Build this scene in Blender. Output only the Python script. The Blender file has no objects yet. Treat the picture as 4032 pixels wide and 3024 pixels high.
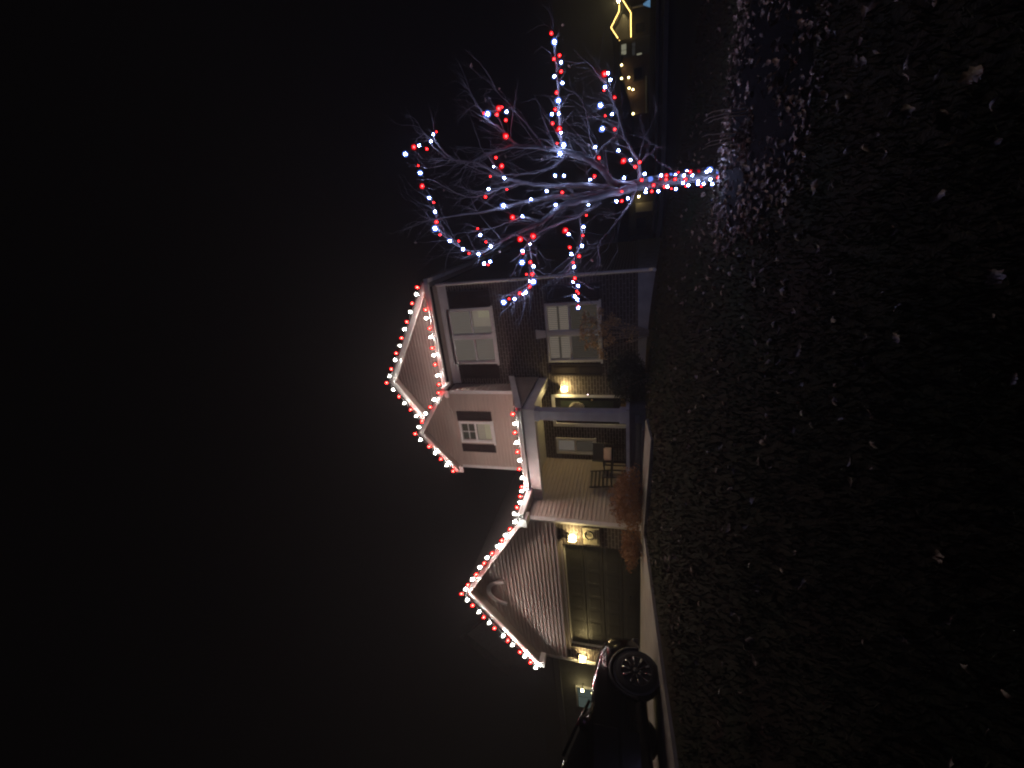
import bpy, math, random
import numpy as np
from mathutils import Vector, Matrix, noise as mnoise
random.seed(11); rng = np.random.default_rng(5)
scene = bpy.context.scene
COL = scene.collection
EYE = 1.55            # the lens is 1.55 m above the lawn it stands on; heights below are measured from the lens
PI = math.pi

# ------------------------------------------------------------------ helpers
class MB:
    """collects shapes and links them as ONE mesh object"""
    def __init__(self, xf=None): self.v=[]; self.f=[]; self.xf=xf
    def add(self, pts, faces):
        b=len(self.v)
        if self.xf: pts=[self.xf(p) for p in pts]
        self.v.extend([tuple(p) for p in pts]); self.f.extend([tuple(b+i for i in fc) for fc in faces])
    def hexa(self,p):
        self.add(p,[(0,3,2,1),(4,5,6,7),(0,1,5,4),(1,2,6,5),(2,3,7,6),(3,0,4,7)])
    def box(self,x0,x1,y0,y1,z0,z1):
        self.hexa([(x0,y0,z0),(x1,y0,z0),(x1,y1,z0),(x0,y1,z0),(x0,y0,z1),(x1,y0,z1),(x1,y1,z1),(x0,y1,z1)])
    def quad(self,a,b,c,d): self.add([a,b,c,d],[(0,1,2,3)])
    def tri(self,a,b,c): self.add([a,b,c],[(0,1,2)])
    def slab(self,a,b,c,d,t):
        """thick quad, t downwards"""
        lo=[(p[0],p[1],p[2]-t) for p in (a,b,c,d)]
        self.hexa(lo+[a,b,c,d])
    def prism_y(self,poly,y0,y1):
        n=len(poly)
        self.add([(x,y0,z) for x,z in poly]+[(x,y1,z) for x,z in poly],
                 [tuple(range(n)),tuple(range(2*n-1,n-1,-1))]+[(i,(i+1)%n+0,(i+1)%n+n,i+n) for i in range(n)])
    def tube(self,pts,radii,n=6,cap=True):
        pts=[Vector(p) for p in pts]
        if not hasattr(radii,'__len__'): radii=[radii]*len(pts)
        rings=[]; prev=None
        for i,p in enumerate(pts):
            t=(pts[min(i+1,len(pts)-1)]-pts[max(i-1,0)])
            if t.length<1e-9: t=Vector((0,0,1))
            t.normalize()
            if prev is None:
                a=t.orthogonal().normalized()
            else:
                a=prev-t*prev.dot(t)
                a=a.normalized() if a.length>1e-6 else t.orthogonal().normalized()
            prev=a; b=t.cross(a)
            rings.append([p+(a*math.cos(2*PI*k/n)+b*math.sin(2*PI*k/n))*radii[i] for k in range(n)])
        vs=[q for r in rings for q in r]; fs=[]
        for i in range(len(pts)-1):
            for k in range(n):
                fs.append((i*n+k,i*n+(k+1)%n,(i+1)*n+(k+1)%n,(i+1)*n+k))
        if cap:
            fs.append(tuple(range(n-1,-1,-1))); fs.append(tuple((len(pts)-1)*n+k for k in range(n)))
        self.add(vs,fs)
    def ball(self,c,rx,ry=None,rz=None,n=10,m=6):
        ry=rx if ry is None else ry; rz=rx if rz is None else rz
        vs=[(c[0],c[1],c[2]-rz)]
        for j in range(1,m):
            a=-PI/2+PI*j/m
            for i in range(n):
                t=2*PI*i/n
                vs.append((c[0]+rx*math.cos(a)*math.cos(t),c[1]+ry*math.cos(a)*math.sin(t),c[2]+rz*math.sin(a)))
        vs.append((c[0],c[1],c[2]+rz)); fs=[]
        for i in range(n): fs.append((0,1+(i+1)%n,1+i))
        for j in range(m-2):
            for i in range(n): fs.append((1+j*n+i,1+j*n+(i+1)%n,1+(j+1)*n+(i+1)%n,1+(j+1)*n+i))
        L=len(vs)-1
        for i in range(n): fs.append((1+(m-2)*n+i,1+(m-2)*n+(i+1)%n,L))
        self.add(vs,fs)
    def ring(self,c,R,r,axis='y',n=28,m=8,a0=0,a1=2*PI):
        pts=[]
        for i in range(n+1):
            a=a0+(a1-a0)*i/n
            if axis=='y': pts.append((c[0]+R*math.cos(a),c[1],c[2]+R*math.sin(a)))
            elif axis=='x': pts.append((c[0],c[1]+R*math.cos(a),c[2]+R*math.sin(a)))
            else: pts.append((c[0]+R*math.cos(a),c[1]+R*math.sin(a),c[2]))
        self.tube(pts,r,m)
    def disc(self,c,R,t,axis='y',n=28):
        pts=[(c[0],c[1]-t/2,c[2]),(c[0],c[1]+t/2,c[2])] if axis=='y' else [(c[0]-t/2,c[1],c[2]),(c[0]+t/2,c[1],c[2])]
        self.tube(pts,R,n)
    def build(self,name,mat,parent=None,smooth=False,bevel=0):
        ox=oy=oz=0; q=parent
        while q is not None: ox+=q.location.x; oy+=q.location.y; oz+=q.location.z; q=q.parent
        me=bpy.data.meshes.new(name)
        me.from_pydata([(x-ox,y-oy,z+EYE-oz) for x,y,z in self.v],[],self.f); me.update()
        me.materials.append(mat)
        if smooth: me.polygons.foreach_set('use_smooth',[True]*len(me.polygons))
        o=bpy.data.objects.new(name,me); COL.objects.link(o)
        if parent is not None: o.parent=parent
        if bevel:
            b=o.modifiers.new('bevel','BEVEL'); b.width=bevel; b.segments=2; b.limit_method='ANGLE'
        return o
def tag(o,label,cat,group=None):
    o['label']=label; o['category']=cat
    if group: o['group']=group
    return o
def thing(name,label,cat,x,y,z,group=None):
    o=bpy.data.objects.new(name,None); COL.objects.link(o); o.location=(x,y,z+EYE); o.empty_display_size=.2
    return tag(o,label,cat,group)
def kind(o,k): o['kind']=k; return o

# ------------------------------------------------------------------ materials
def new_mat(name):
    m=bpy.data.materials.new(name); m.use_nodes=True; nt=m.node_tree; nt.nodes.clear()
    out=nt.nodes.new('ShaderNodeOutputMaterial'); return m,nt,out
def surf(name,c1,c2=None,rough=.7,scale=6,bump=.0,bscale=60,metal=0,spec=.5,coat=0,stretch=None):
    m,nt,out=new_mat(name); N=nt.nodes; L=nt.links
    b=N.new('ShaderNodeBsdfPrincipled'); L.new(b.outputs[0],out.inputs[0])
    b.inputs['Roughness'].default_value=rough; b.inputs['Metallic'].default_value=metal
    b.inputs['Specular IOR Level'].default_value=spec; b.inputs['Coat Weight'].default_value=coat
    geo=N.new('ShaderNodeNewGeometry'); vec=geo.outputs['Position']
    if stretch:
        mp=N.new('ShaderNodeMapping'); mp.inputs['Scale'].default_value=stretch; L.new(vec,mp.inputs[0]); vec=mp.outputs[0]
    if c2 is None: c2=tuple(x*.72 for x in c1)
    nz=N.new('ShaderNodeTexNoise'); nz.inputs['Scale'].default_value=scale; nz.inputs['Detail'].default_value=5; L.new(vec,nz.inputs['Vector'])
    rp=N.new('ShaderNodeValToRGB'); rp.color_ramp.elements[0].position=.3; rp.color_ramp.elements[1].position=.7
    rp.color_ramp.elements[0].color=(*c2,1); rp.color_ramp.elements[1].color=(*c1,1)
    L.new(nz.outputs['Fac'],rp.inputs[0]); L.new(rp.outputs[0],b.inputs['Base Color'])
    if bump:
        n2=N.new('ShaderNodeTexNoise'); n2.inputs['Scale'].default_value=bscale; n2.inputs['Detail'].default_value=4; L.new(vec,n2.inputs['Vector'])
        bp=N.new('ShaderNodeBump'); bp.inputs['Strength'].default_value=bump; bp.inputs['Distance'].default_value=.02
        L.new(n2.outputs['Fac'],bp.inputs['Height']); L.new(bp.outputs[0],b.inputs['Normal'])
    return m
def brick(name,c1,c2,mortar):
    m,nt,out=new_mat(name); N=nt.nodes; L=nt.links
    b=N.new('ShaderNodeBsdfPrincipled'); L.new(b.outputs[0],out.inputs[0]); b.inputs['Roughness'].default_value=.85
    geo=N.new('ShaderNodeNewGeometry'); sp=N.new('ShaderNodeSeparateXYZ'); L.new(geo.outputs['Position'],sp.inputs[0])
    ad=N.new('ShaderNodeMath'); L.new(sp.outputs[0],ad.inputs[0]); L.new(sp.outputs[1],ad.inputs[1])
    cb=N.new('ShaderNodeCombineXYZ'); L.new(ad.outputs[0],cb.inputs[0]); L.new(sp.outputs[2],cb.inputs[1])
    t=N.new('ShaderNodeTexBrick'); L.new(cb.outputs[0],t.inputs['Vector'])
    t.inputs['Scale'].default_value=1; t.inputs['Brick Width'].default_value=.235; t.inputs['Row Height'].default_value=.083
    t.inputs['Mortar Size'].default_value=.008; t.inputs['Mortar Smooth'].default_value=.15; t.inputs['Bias'].default_value=-.1
    t.inputs['Color1'].default_value=(*c1,1); t.inputs['Color2'].default_value=(*c2,1); t.inputs['Mortar'].default_value=(*mortar,1)
    nz=N.new('ShaderNodeTexNoise'); nz.inputs['Scale'].default_value=30; nz.inputs['Detail'].default_value=6; L.new(geo.outputs['Position'],nz.inputs['Vector'])
    mx=N.new('ShaderNodeMix'); mx.data_type='RGBA'; mx.blend_type='OVERLAY'; mx.inputs[0].default_value=.5
    L.new(t.outputs['Color'],mx.inputs[6]); L.new(nz.outputs['Fac'],mx.inputs[7]); L.new(mx.outputs[2],b.inputs['Base Color'])
    bp=N.new('ShaderNodeBump'); bp.inputs['Strength'].default_value=.8; bp.inputs['Distance'].default_value=.012; bp.invert=True
    L.new(t.outputs['Fac'],bp.inputs['Height']); L.new(bp.outputs[0],b.inputs['Normal'])
    return m
def shingle(name):
    m=brick(name,(.045,.042,.04),(.03,.028,.027),(.012,.012,.012)); return m
def emit(name,col,s):
    m,nt,out=new_mat(name); e=nt.nodes.new('ShaderNodeEmission'); e.inputs[0].default_value=(*col,1); e.inputs[1].default_value=s
    nt.links.new(e.outputs[0],out.inputs[0]); return m
def glass(name,tint=(.92,.88,.84)):
    m,nt,out=new_mat(name); N=nt.nodes; L=nt.links
    tr=N.new('ShaderNodeBsdfTransparent'); tr.inputs[0].default_value=(*tint,1)
    gl=N.new('ShaderNodeBsdfGlossy'); gl.inputs['Roughness'].default_value=.03
    fr=N.new('ShaderNodeFresnel'); fr.inputs[0].default_value=1.5
    mx=N.new('ShaderNodeMixShader'); L.new(fr.outputs[0],mx.inputs[0]); L.new(tr.outputs[0],mx.inputs[1]); L.new(gl.outputs[0],mx.inputs[2])
    L.new(mx.outputs[0],out.inputs[0]); return m
def lit_cloth(name,col,glow,gcol,stripes=0,horizontal=False):
    """curtain or blind with the room's light coming through it"""
    m,nt,out=new_mat(name); N=nt.nodes; L=nt.links
    b=N.new('ShaderNodeBsdfPrincipled'); b.inputs['Base Color'].default_value=(*col,1); b.inputs['Roughness'].default_value=.9
    b.inputs['Emission Color'].default_value=(*gcol,1); b.inputs['Emission Strength'].default_value=glow
    L.new(b.outputs[0],out.inputs[0]); return m

M={}
def seeded():
    m,nt,out=new_mat('seeded lantern glass'); N=nt.nodes; L=nt.links
    tr=N.new('ShaderNodeBsdfTransparent'); tl=N.new('ShaderNodeBsdfTranslucent'); tl.inputs[0].default_value=(.9,.85,.7,1)
    nz=N.new('ShaderNodeTexNoise'); nz.inputs['Scale'].default_value=55; geo=N.new('ShaderNodeNewGeometry'); L.new(geo.outputs['Position'],nz.inputs['Vector'])
    rp=N.new('ShaderNodeValToRGB'); rp.color_ramp.elements[0].position=.42; rp.color_ramp.elements[1].position=.62; rp.color_ramp.elements[0].color=(.02,.02,.02,1); rp.color_ramp.elements[1].color=(.45,.45,.45,1)
    L.new(nz.outputs['Fac'],rp.inputs[0]); mx=N.new('ShaderNodeMixShader'); L.new(rp.outputs[0],mx.inputs[0]); L.new(tr.outputs[0],mx.inputs[1]); L.new(tl.outputs[0],mx.inputs[2]); L.new(mx.outputs[0],out.inputs[0]); return m
M['seeded']=seeded()
M['brick']=brick('red brick',(.080,.058,.051),(.055,.041,.037),(.24,.22,.195))
M['sidebrick']=M['brick']
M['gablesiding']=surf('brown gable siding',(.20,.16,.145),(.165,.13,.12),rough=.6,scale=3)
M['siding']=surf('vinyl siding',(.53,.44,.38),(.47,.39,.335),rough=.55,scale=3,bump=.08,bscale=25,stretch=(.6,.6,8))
M['trim']=surf('white painted trim',(.78,.77,.75),(.68,.67,.65),rough=.45,scale=4,bump=.05,bscale=30)
M['soffit']=surf('vinyl soffit',(.34,.29,.25),(.29,.25,.22),rough=.6)
M['roof']=shingle('asphalt shingles')
M['shutter']=surf('dark shutter paint',(.030,.018,.017),(.022,.013,.013),rough=.45)
M['garagedoor']=surf('garage door paint',(.048,.047,.039),(.040,.039,.033),rough=.55,spec=.25,scale=2)
M['concrete']=surf('concrete',(.30,.28,.24),(.20,.185,.16),rough=.85,scale=3,bump=.3,bscale=80)
M['foundation']=surf('grey block',(.42,.42,.43),(.30,.30,.31),rough=.9,scale=4,bump=.3,bscale=40)
M['porch']=surf('porch boards',(.12,.12,.13),(.09,.09,.10),rough=.5,stretch=(1,12,1))
M['post']=surf('pale post paint',(.60,.60,.64),(.50,.50,.55),rough=.4,scale=5,bump=.05)
M['ceiling']=surf('porch ceiling',(.70,.68,.60),(.60,.58,.5),rough=.6)
M['door']=surf('dark door paint',(.02,.02,.024),(.014,.014,.017),rough=.25)
M['glass']=glass('window glass')
M['doorglass']=surf('etched door glass',(.06,.07,.05),(.03,.04,.03),rough=.12,scale=3)
M['metal']=surf('black metal',(.02,.02,.02),rough=.35,metal=.6)
M['brass']=surf('brass',(.5,.36,.16),rough=.3,metal=1)
M['cream']=surf('cream board',(.62,.57,.42),(.52,.48,.35),rough=.6,scale=8)
M['ink']=surf('black paint',(.02,.018,.015),rough=.6)
M['chair']=surf('dark stained wood',(.028,.018,.012),(.016,.011,.008),rough=.5,scale=12)
M['pillow']=surf('pink pillow cloth',(.80,.60,.50),(.72,.53,.44),rough=.9,bump=.3,bscale=90)
M['wreath']=surf('pale grapevine',(.45,.42,.36),(.25,.22,.18),rough=.8,scale=30,bump=.5)
M['bark']=surf('smooth grey bark',(.15,.14,.14),(.09,.083,.086),rough=.75,scale=14,bump=.5,bscale=35,stretch=(1,1,.35))
M['trunkbark']=surf('rough dark trunk bark',(.040,.035,.034),(.02,.017,.017),rough=.85,scale=16,bump=.7,bscale=30,stretch=(1,1,.35))
M['deadstem']=surf('dry stem',(.40,.33,.27),(.28,.22,.17),rough=.7,scale=20)
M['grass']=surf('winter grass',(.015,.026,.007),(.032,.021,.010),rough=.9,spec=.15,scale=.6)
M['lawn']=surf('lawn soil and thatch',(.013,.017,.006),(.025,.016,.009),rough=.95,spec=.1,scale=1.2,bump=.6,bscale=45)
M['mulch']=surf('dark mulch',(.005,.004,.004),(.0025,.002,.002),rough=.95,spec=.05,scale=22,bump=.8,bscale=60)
M['leaf']=surf('dry oak leaf',(.11,.07,.045),(.06,.036,.024),rough=.55,scale=9,bump=.2,bscale=60)
M['leafpale']=surf('pale dry leaf',(.31,.23,.17),(.17,.11,.075),rough=.4,scale=9,bump=.2,bscale=60)
M['leafdim']=surf('dimmed grey leaf',(.11,.088,.07),(.062,.047,.037),rough=.55,scale=9)  # colour darkened to stand in for weak light away from the tree
M['brownleaf']=surf('rust coloured foliage',(.42,.22,.09),(.24,.12,.05),rough=.7,scale=9)
M['tanleaf']=surf('faded flower heads',(.74,.54,.30),(.5,.34,.17),rough=.8,scale=20)
M['evergreen']=surf('boxwood leaves',(.016,.028,.011),(.008,.014,.006),rough=.55,scale=12)
M['road']=surf('asphalt',(.05,.05,.052),(.035,.035,.037),rough=.85,scale=2,bump=.3,bscale=90)
M['kerb']=surf('pale kerb concrete',(.70,.68,.60),(.6,.58,.52),rough=.85)
M['carpaint']=surf('black car paint',(.004,.004,.0045),rough=.12,coat=.3,spec=.35)
M['carglass']=surf('dark car glass',(.003,.003,.0035),rough=.05,spec=.22)
M['plastic']=surf('black plastic',(.012,.012,.012),rough=.5)
M['tyre']=surf('tyre rubber',(.014,.014,.014),rough=.85)
M['alloy']=surf('alloy wheel',(.50,.50,.52),(.42,.42,.44),rough=.25,metal=1)
M['lampglass']=surf('headlamp lens',(.3,.3,.3),rough=.08,metal=.7)
M['wire']=surf('green wire',(.01,.016,.01),rough=.6)
def shell(name,tint,glow,s,fac=.42):
    """coloured bulb glass doubling as a painted lens halo: lets the lamp inside shine through and glows itself"""
    m,nt,out=new_mat(name); N=nt.nodes; L=nt.links
    tr=N.new('ShaderNodeBsdfTransparent'); tr.inputs[0].default_value=(*tint,1)
    e=N.new('ShaderNodeEmission'); e.inputs[0].default_value=(*glow,1); e.inputs[1].default_value=s
    mx=N.new('ShaderNodeMixShader'); mx.inputs[0].default_value=fac; L.new(tr.outputs[0],mx.inputs[1]); L.new(e.outputs[0],mx.inputs[2]); L.new(mx.outputs[0],out.inputs[0]); return m
M['red']=shell('red halo glass',(1,.013,.010),(1,.004,.006),1.0)
M['white']=shell('clear halo glass',(1,.98,.90),(1,.93,.80),1.2)
M['redt']=shell('red tree halo glass',(1,.013,.014),(1,.004,.010),1.0)
M['whitet']=shell('icy tree halo glass',(.42,.53,1),(.17,.30,1),2.2)
M['filament']=emit('white lamp filament',(1,1,1),520)
M['filamentr']=emit('red lamp filament',(1,1,1),230)
M['ledcore']=emit('white led core',(1,1,1),370)
M['ledcorer']=emit('red led core',(1,1,1),55)
M['lantern']=emit('warm lantern bulb',(1,.76,.33),320)
M['farlamp']=emit('distant porch lamp',(1,.80,.36),60)
M['floodlamp']=emit('far flood lamp',(1,.82,.36),900)
M['farbulb']=emit('distant yellow bulbs',(1,.82,.34),14)
M['rope']=emit('yellow rope light',(1,.62,.16),7)
M['bluetree']=emit('blue yard light',(.25,.58,1),.4)
M['led']=emit('doorbell led',(1,.75,.85),8)
M['farwin']=emit('distant lit window',(.80,.78,.55),.28)
M['fardim']=emit('distant dim window',(.62,.62,.60),.03)
M['nearwin']=emit('neighbour lit window',(.45,.62,.55),.10)
M['c_dim']=lit_cloth('dim drawn curtain',(.45,.44,.43),.080,(1,.90,.80))
M['c_mid']=lit_cloth('lit curtain',(.55,.52,.46),.13,(1,.88,.74))
M['c_blind']=lit_cloth('lit blind',(.60,.58,.46),.16,(.95,.92,.66))
M['c_dark']=lit_cloth('dark room behind glass',(.10,.10,.09),.030,(1,.88,.70))
M['farwall']=surf('neighbour siding',(.045,.038,.03),(.035,.03,.025),rough=.8)
M['farbrick']=brick('neighbour brick',(.20,.09,.065),(.14,.06,.045),(.30,.27,.24))
M['greywall']=surf('grey neighbour siding',(.17,.17,.165),(.13,.13,.125),rough=.8)
HAZE=.0036
LIMBS=[
('trunk',[(0.157,7.241,-1.216,0.098),(0.182,7.133,-0.843,0.0931),(0.178,7.005,-0.447,0.0893),(0.161,6.909,-0.168,0.0868),(0.144,6.835,0.041,0.085)]),
('a',[(0.148,6.859,-0.028,0.07),(0.106,6.71,0.203,0.0607),(0.087,6.574,0.43,0.054),(0.038,6.362,0.763,0.045),(-0.009,6.203,1.002,0.0388),(-0.172,5.982,1.234,0.0315),(-0.279,5.748,1.543,0.0235),(-0.356,5.59,1.744,0.0182),(-0.436,5.455,1.901,0.0139),(-0.455,5.398,1.98,0.012)]),
('b',[(0.153,6.846,0.018,0.058),(0.184,6.753,0.203,0.0522),(0.232,6.694,0.34,0.0488),(0.399,6.667,0.474,0.0443),(0.546,6.615,0.651,0.0398),(0.667,6.507,0.911,0.0344),(0.735,6.371,1.188,0.0291),(0.783,6.204,1.498,0.0234),(0.761,6.058,1.72,0.0193),(0.706,5.911,1.916,0.0155),(0.629,5.764,2.089,0.012)]),
('c',[(0.13,6.837,0.018,0.05),(0.18,6.803,0.442,0.0412),(0.246,6.782,0.803,0.0357),(0.278,6.745,1.171,0.0307),(0.357,6.726,1.546,0.026),(0.478,6.732,1.877,0.022),(0.719,6.78,2.294,0.0168),(0.81,6.768,2.636,0.0132),(1.034,6.838,2.882,0.0099),(1.196,6.902,2.995,0.008)]),
('d',[(0.1,6.69,0.437,0.042),(0.107,6.635,0.793,0.0346),(0.115,6.578,1.154,0.0291),(0.102,6.49,1.644,0.0225),(0.042,6.38,2.145,0.0164),(0.028,6.285,2.656,0.0107),(0.005,6.197,3.099,0.006)]),
('e',[(0.119,6.832,0.018,0.024),(-0.092,6.626,0.11,0.0183),(-0.309,6.366,0.289,0.0131),(-0.458,6.168,0.441,0.0094),(-0.555,6.065,0.493,0.0075),(-0.719,5.935,0.482,0.005)]),
('f',[(0.17,6.868,-0.028,0.026),(0.446,6.91,-0.017,0.0212),(0.654,6.898,0.109,0.0182),(0.983,6.908,0.231,0.0142),(1.281,6.919,0.329,0.0107),(1.473,6.908,0.436,0.0084),(1.738,6.862,0.647,0.005)]),
('g',[(0.399,6.848,-0.017,0.012),(0.502,6.838,-0.118,0.0083),(0.586,6.822,-0.25,0.0054),(0.643,6.777,-0.182,0.004)]),
('h',[(0.549,6.641,0.653,0.03),(0.612,6.605,0.834,0.0262),(0.727,6.601,0.981,0.0235),(1.078,6.725,1.024,0.0187),(1.425,6.858,1.034,0.0145),(1.881,7.024,1.072,0.0092),(2.184,7.135,1.098,0.0059),(2.27,7.169,1.098,0.005)]),
('i',[(0.362,6.69,0.43,0.018),(0.504,6.775,0.573,0.0151),(0.649,6.909,0.532,0.0133),(0.838,7.179,0.303,0.0101),(1.074,7.382,0.259,0.0079),(1.331,7.557,0.336,0.0058),(1.564,7.719,0.389,0.004)]),
('j',[(0.617,6.761,0.544,0.012),(0.836,6.919,0.633,0.0095),(1.227,7.218,0.707,0.0064),(1.438,7.361,0.812,0.0049),(1.534,7.417,0.94,0.004)]),
('k',[(0.36,6.781,1.559,0.02),(0.335,6.735,1.949,0.0149),(0.283,6.69,2.216,0.0122),(0.296,6.662,2.539,0.0094),(0.587,6.744,3.041,0.005)]),
('l',[(0.788,6.243,1.508,0.02),(0.903,6.219,1.631,0.0159),(1.026,6.207,1.731,0.013),(1.153,6.168,1.892,0.0097),(1.417,6.167,2.044,0.005)]),
('m',[(0.486,6.837,1.906,0.016),(0.893,7.027,2.243,0.0091),(1.267,7.226,2.427,0.005)]),
('n',[(-0.174,6.034,1.244,0.018),(-0.083,6.103,1.516,0.0131),(-0.13,6.105,1.72,0.0103),(-0.19,6.109,2.035,0.0067),(-0.198,6.117,2.196,0.005)]),
('o',[(-0.278,5.727,1.538,0.014),(-0.377,5.697,1.377,0.0112),(-0.524,5.614,1.326,0.0094),(-0.707,5.502,1.295,0.0073),(-0.862,5.392,1.308,0.0056),(-0.949,5.298,1.385,0.0043),(-1.035,5.206,1.462,0.003)]),
('p',[(-0.026,6.56,0.503,0.03),(-0.146,6.295,0.765,0.0219),(-0.233,6.007,1.079,0.015),(-0.323,5.766,1.318,0.0099),(-0.488,5.561,1.425,0.006)]),
('q',[(-0.147,6.311,0.767,0.012),(-0.47,6.079,0.72,0.0083),(-0.664,5.888,0.811,0.0063),(-0.867,5.735,0.79,0.0046),(-1.067,5.589,0.749,0.003)]),
('r',[(0.667,6.564,0.873,0.022),(0.523,6.511,1.087,0.0179),(0.469,6.477,1.353,0.015),(0.49,6.464,1.697,0.0118),(0.528,6.46,1.999,0.0093),(0.688,6.505,2.36,0.0064),(0.758,6.522,2.544,0.005)]),
('s',[(-0.455,5.398,1.98,0.01),(-0.389,5.412,2.142,0.0083),(-0.266,5.447,2.354,0.0067),(-0.104,5.51,2.525,0.0053),(0.087,5.624,2.565,0.0041),(0.265,5.715,2.649,0.003)]),
('t',[(0.813,6.795,2.647,0.01),(0.964,6.797,2.905,0.0069),(1.402,6.921,3.21,0.003)]),
('u',[(0.723,6.267,1.168,0.014),(1.001,6.357,1.372,0.0095),(1.432,6.482,1.738,0.0043),(1.552,6.519,1.83,0.003)]),
('v',[(0.028,6.29,2.659,0.006),(0.014,6.212,2.962,0.0045),(-0.073,6.085,3.345,0.003)]),
]
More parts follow.
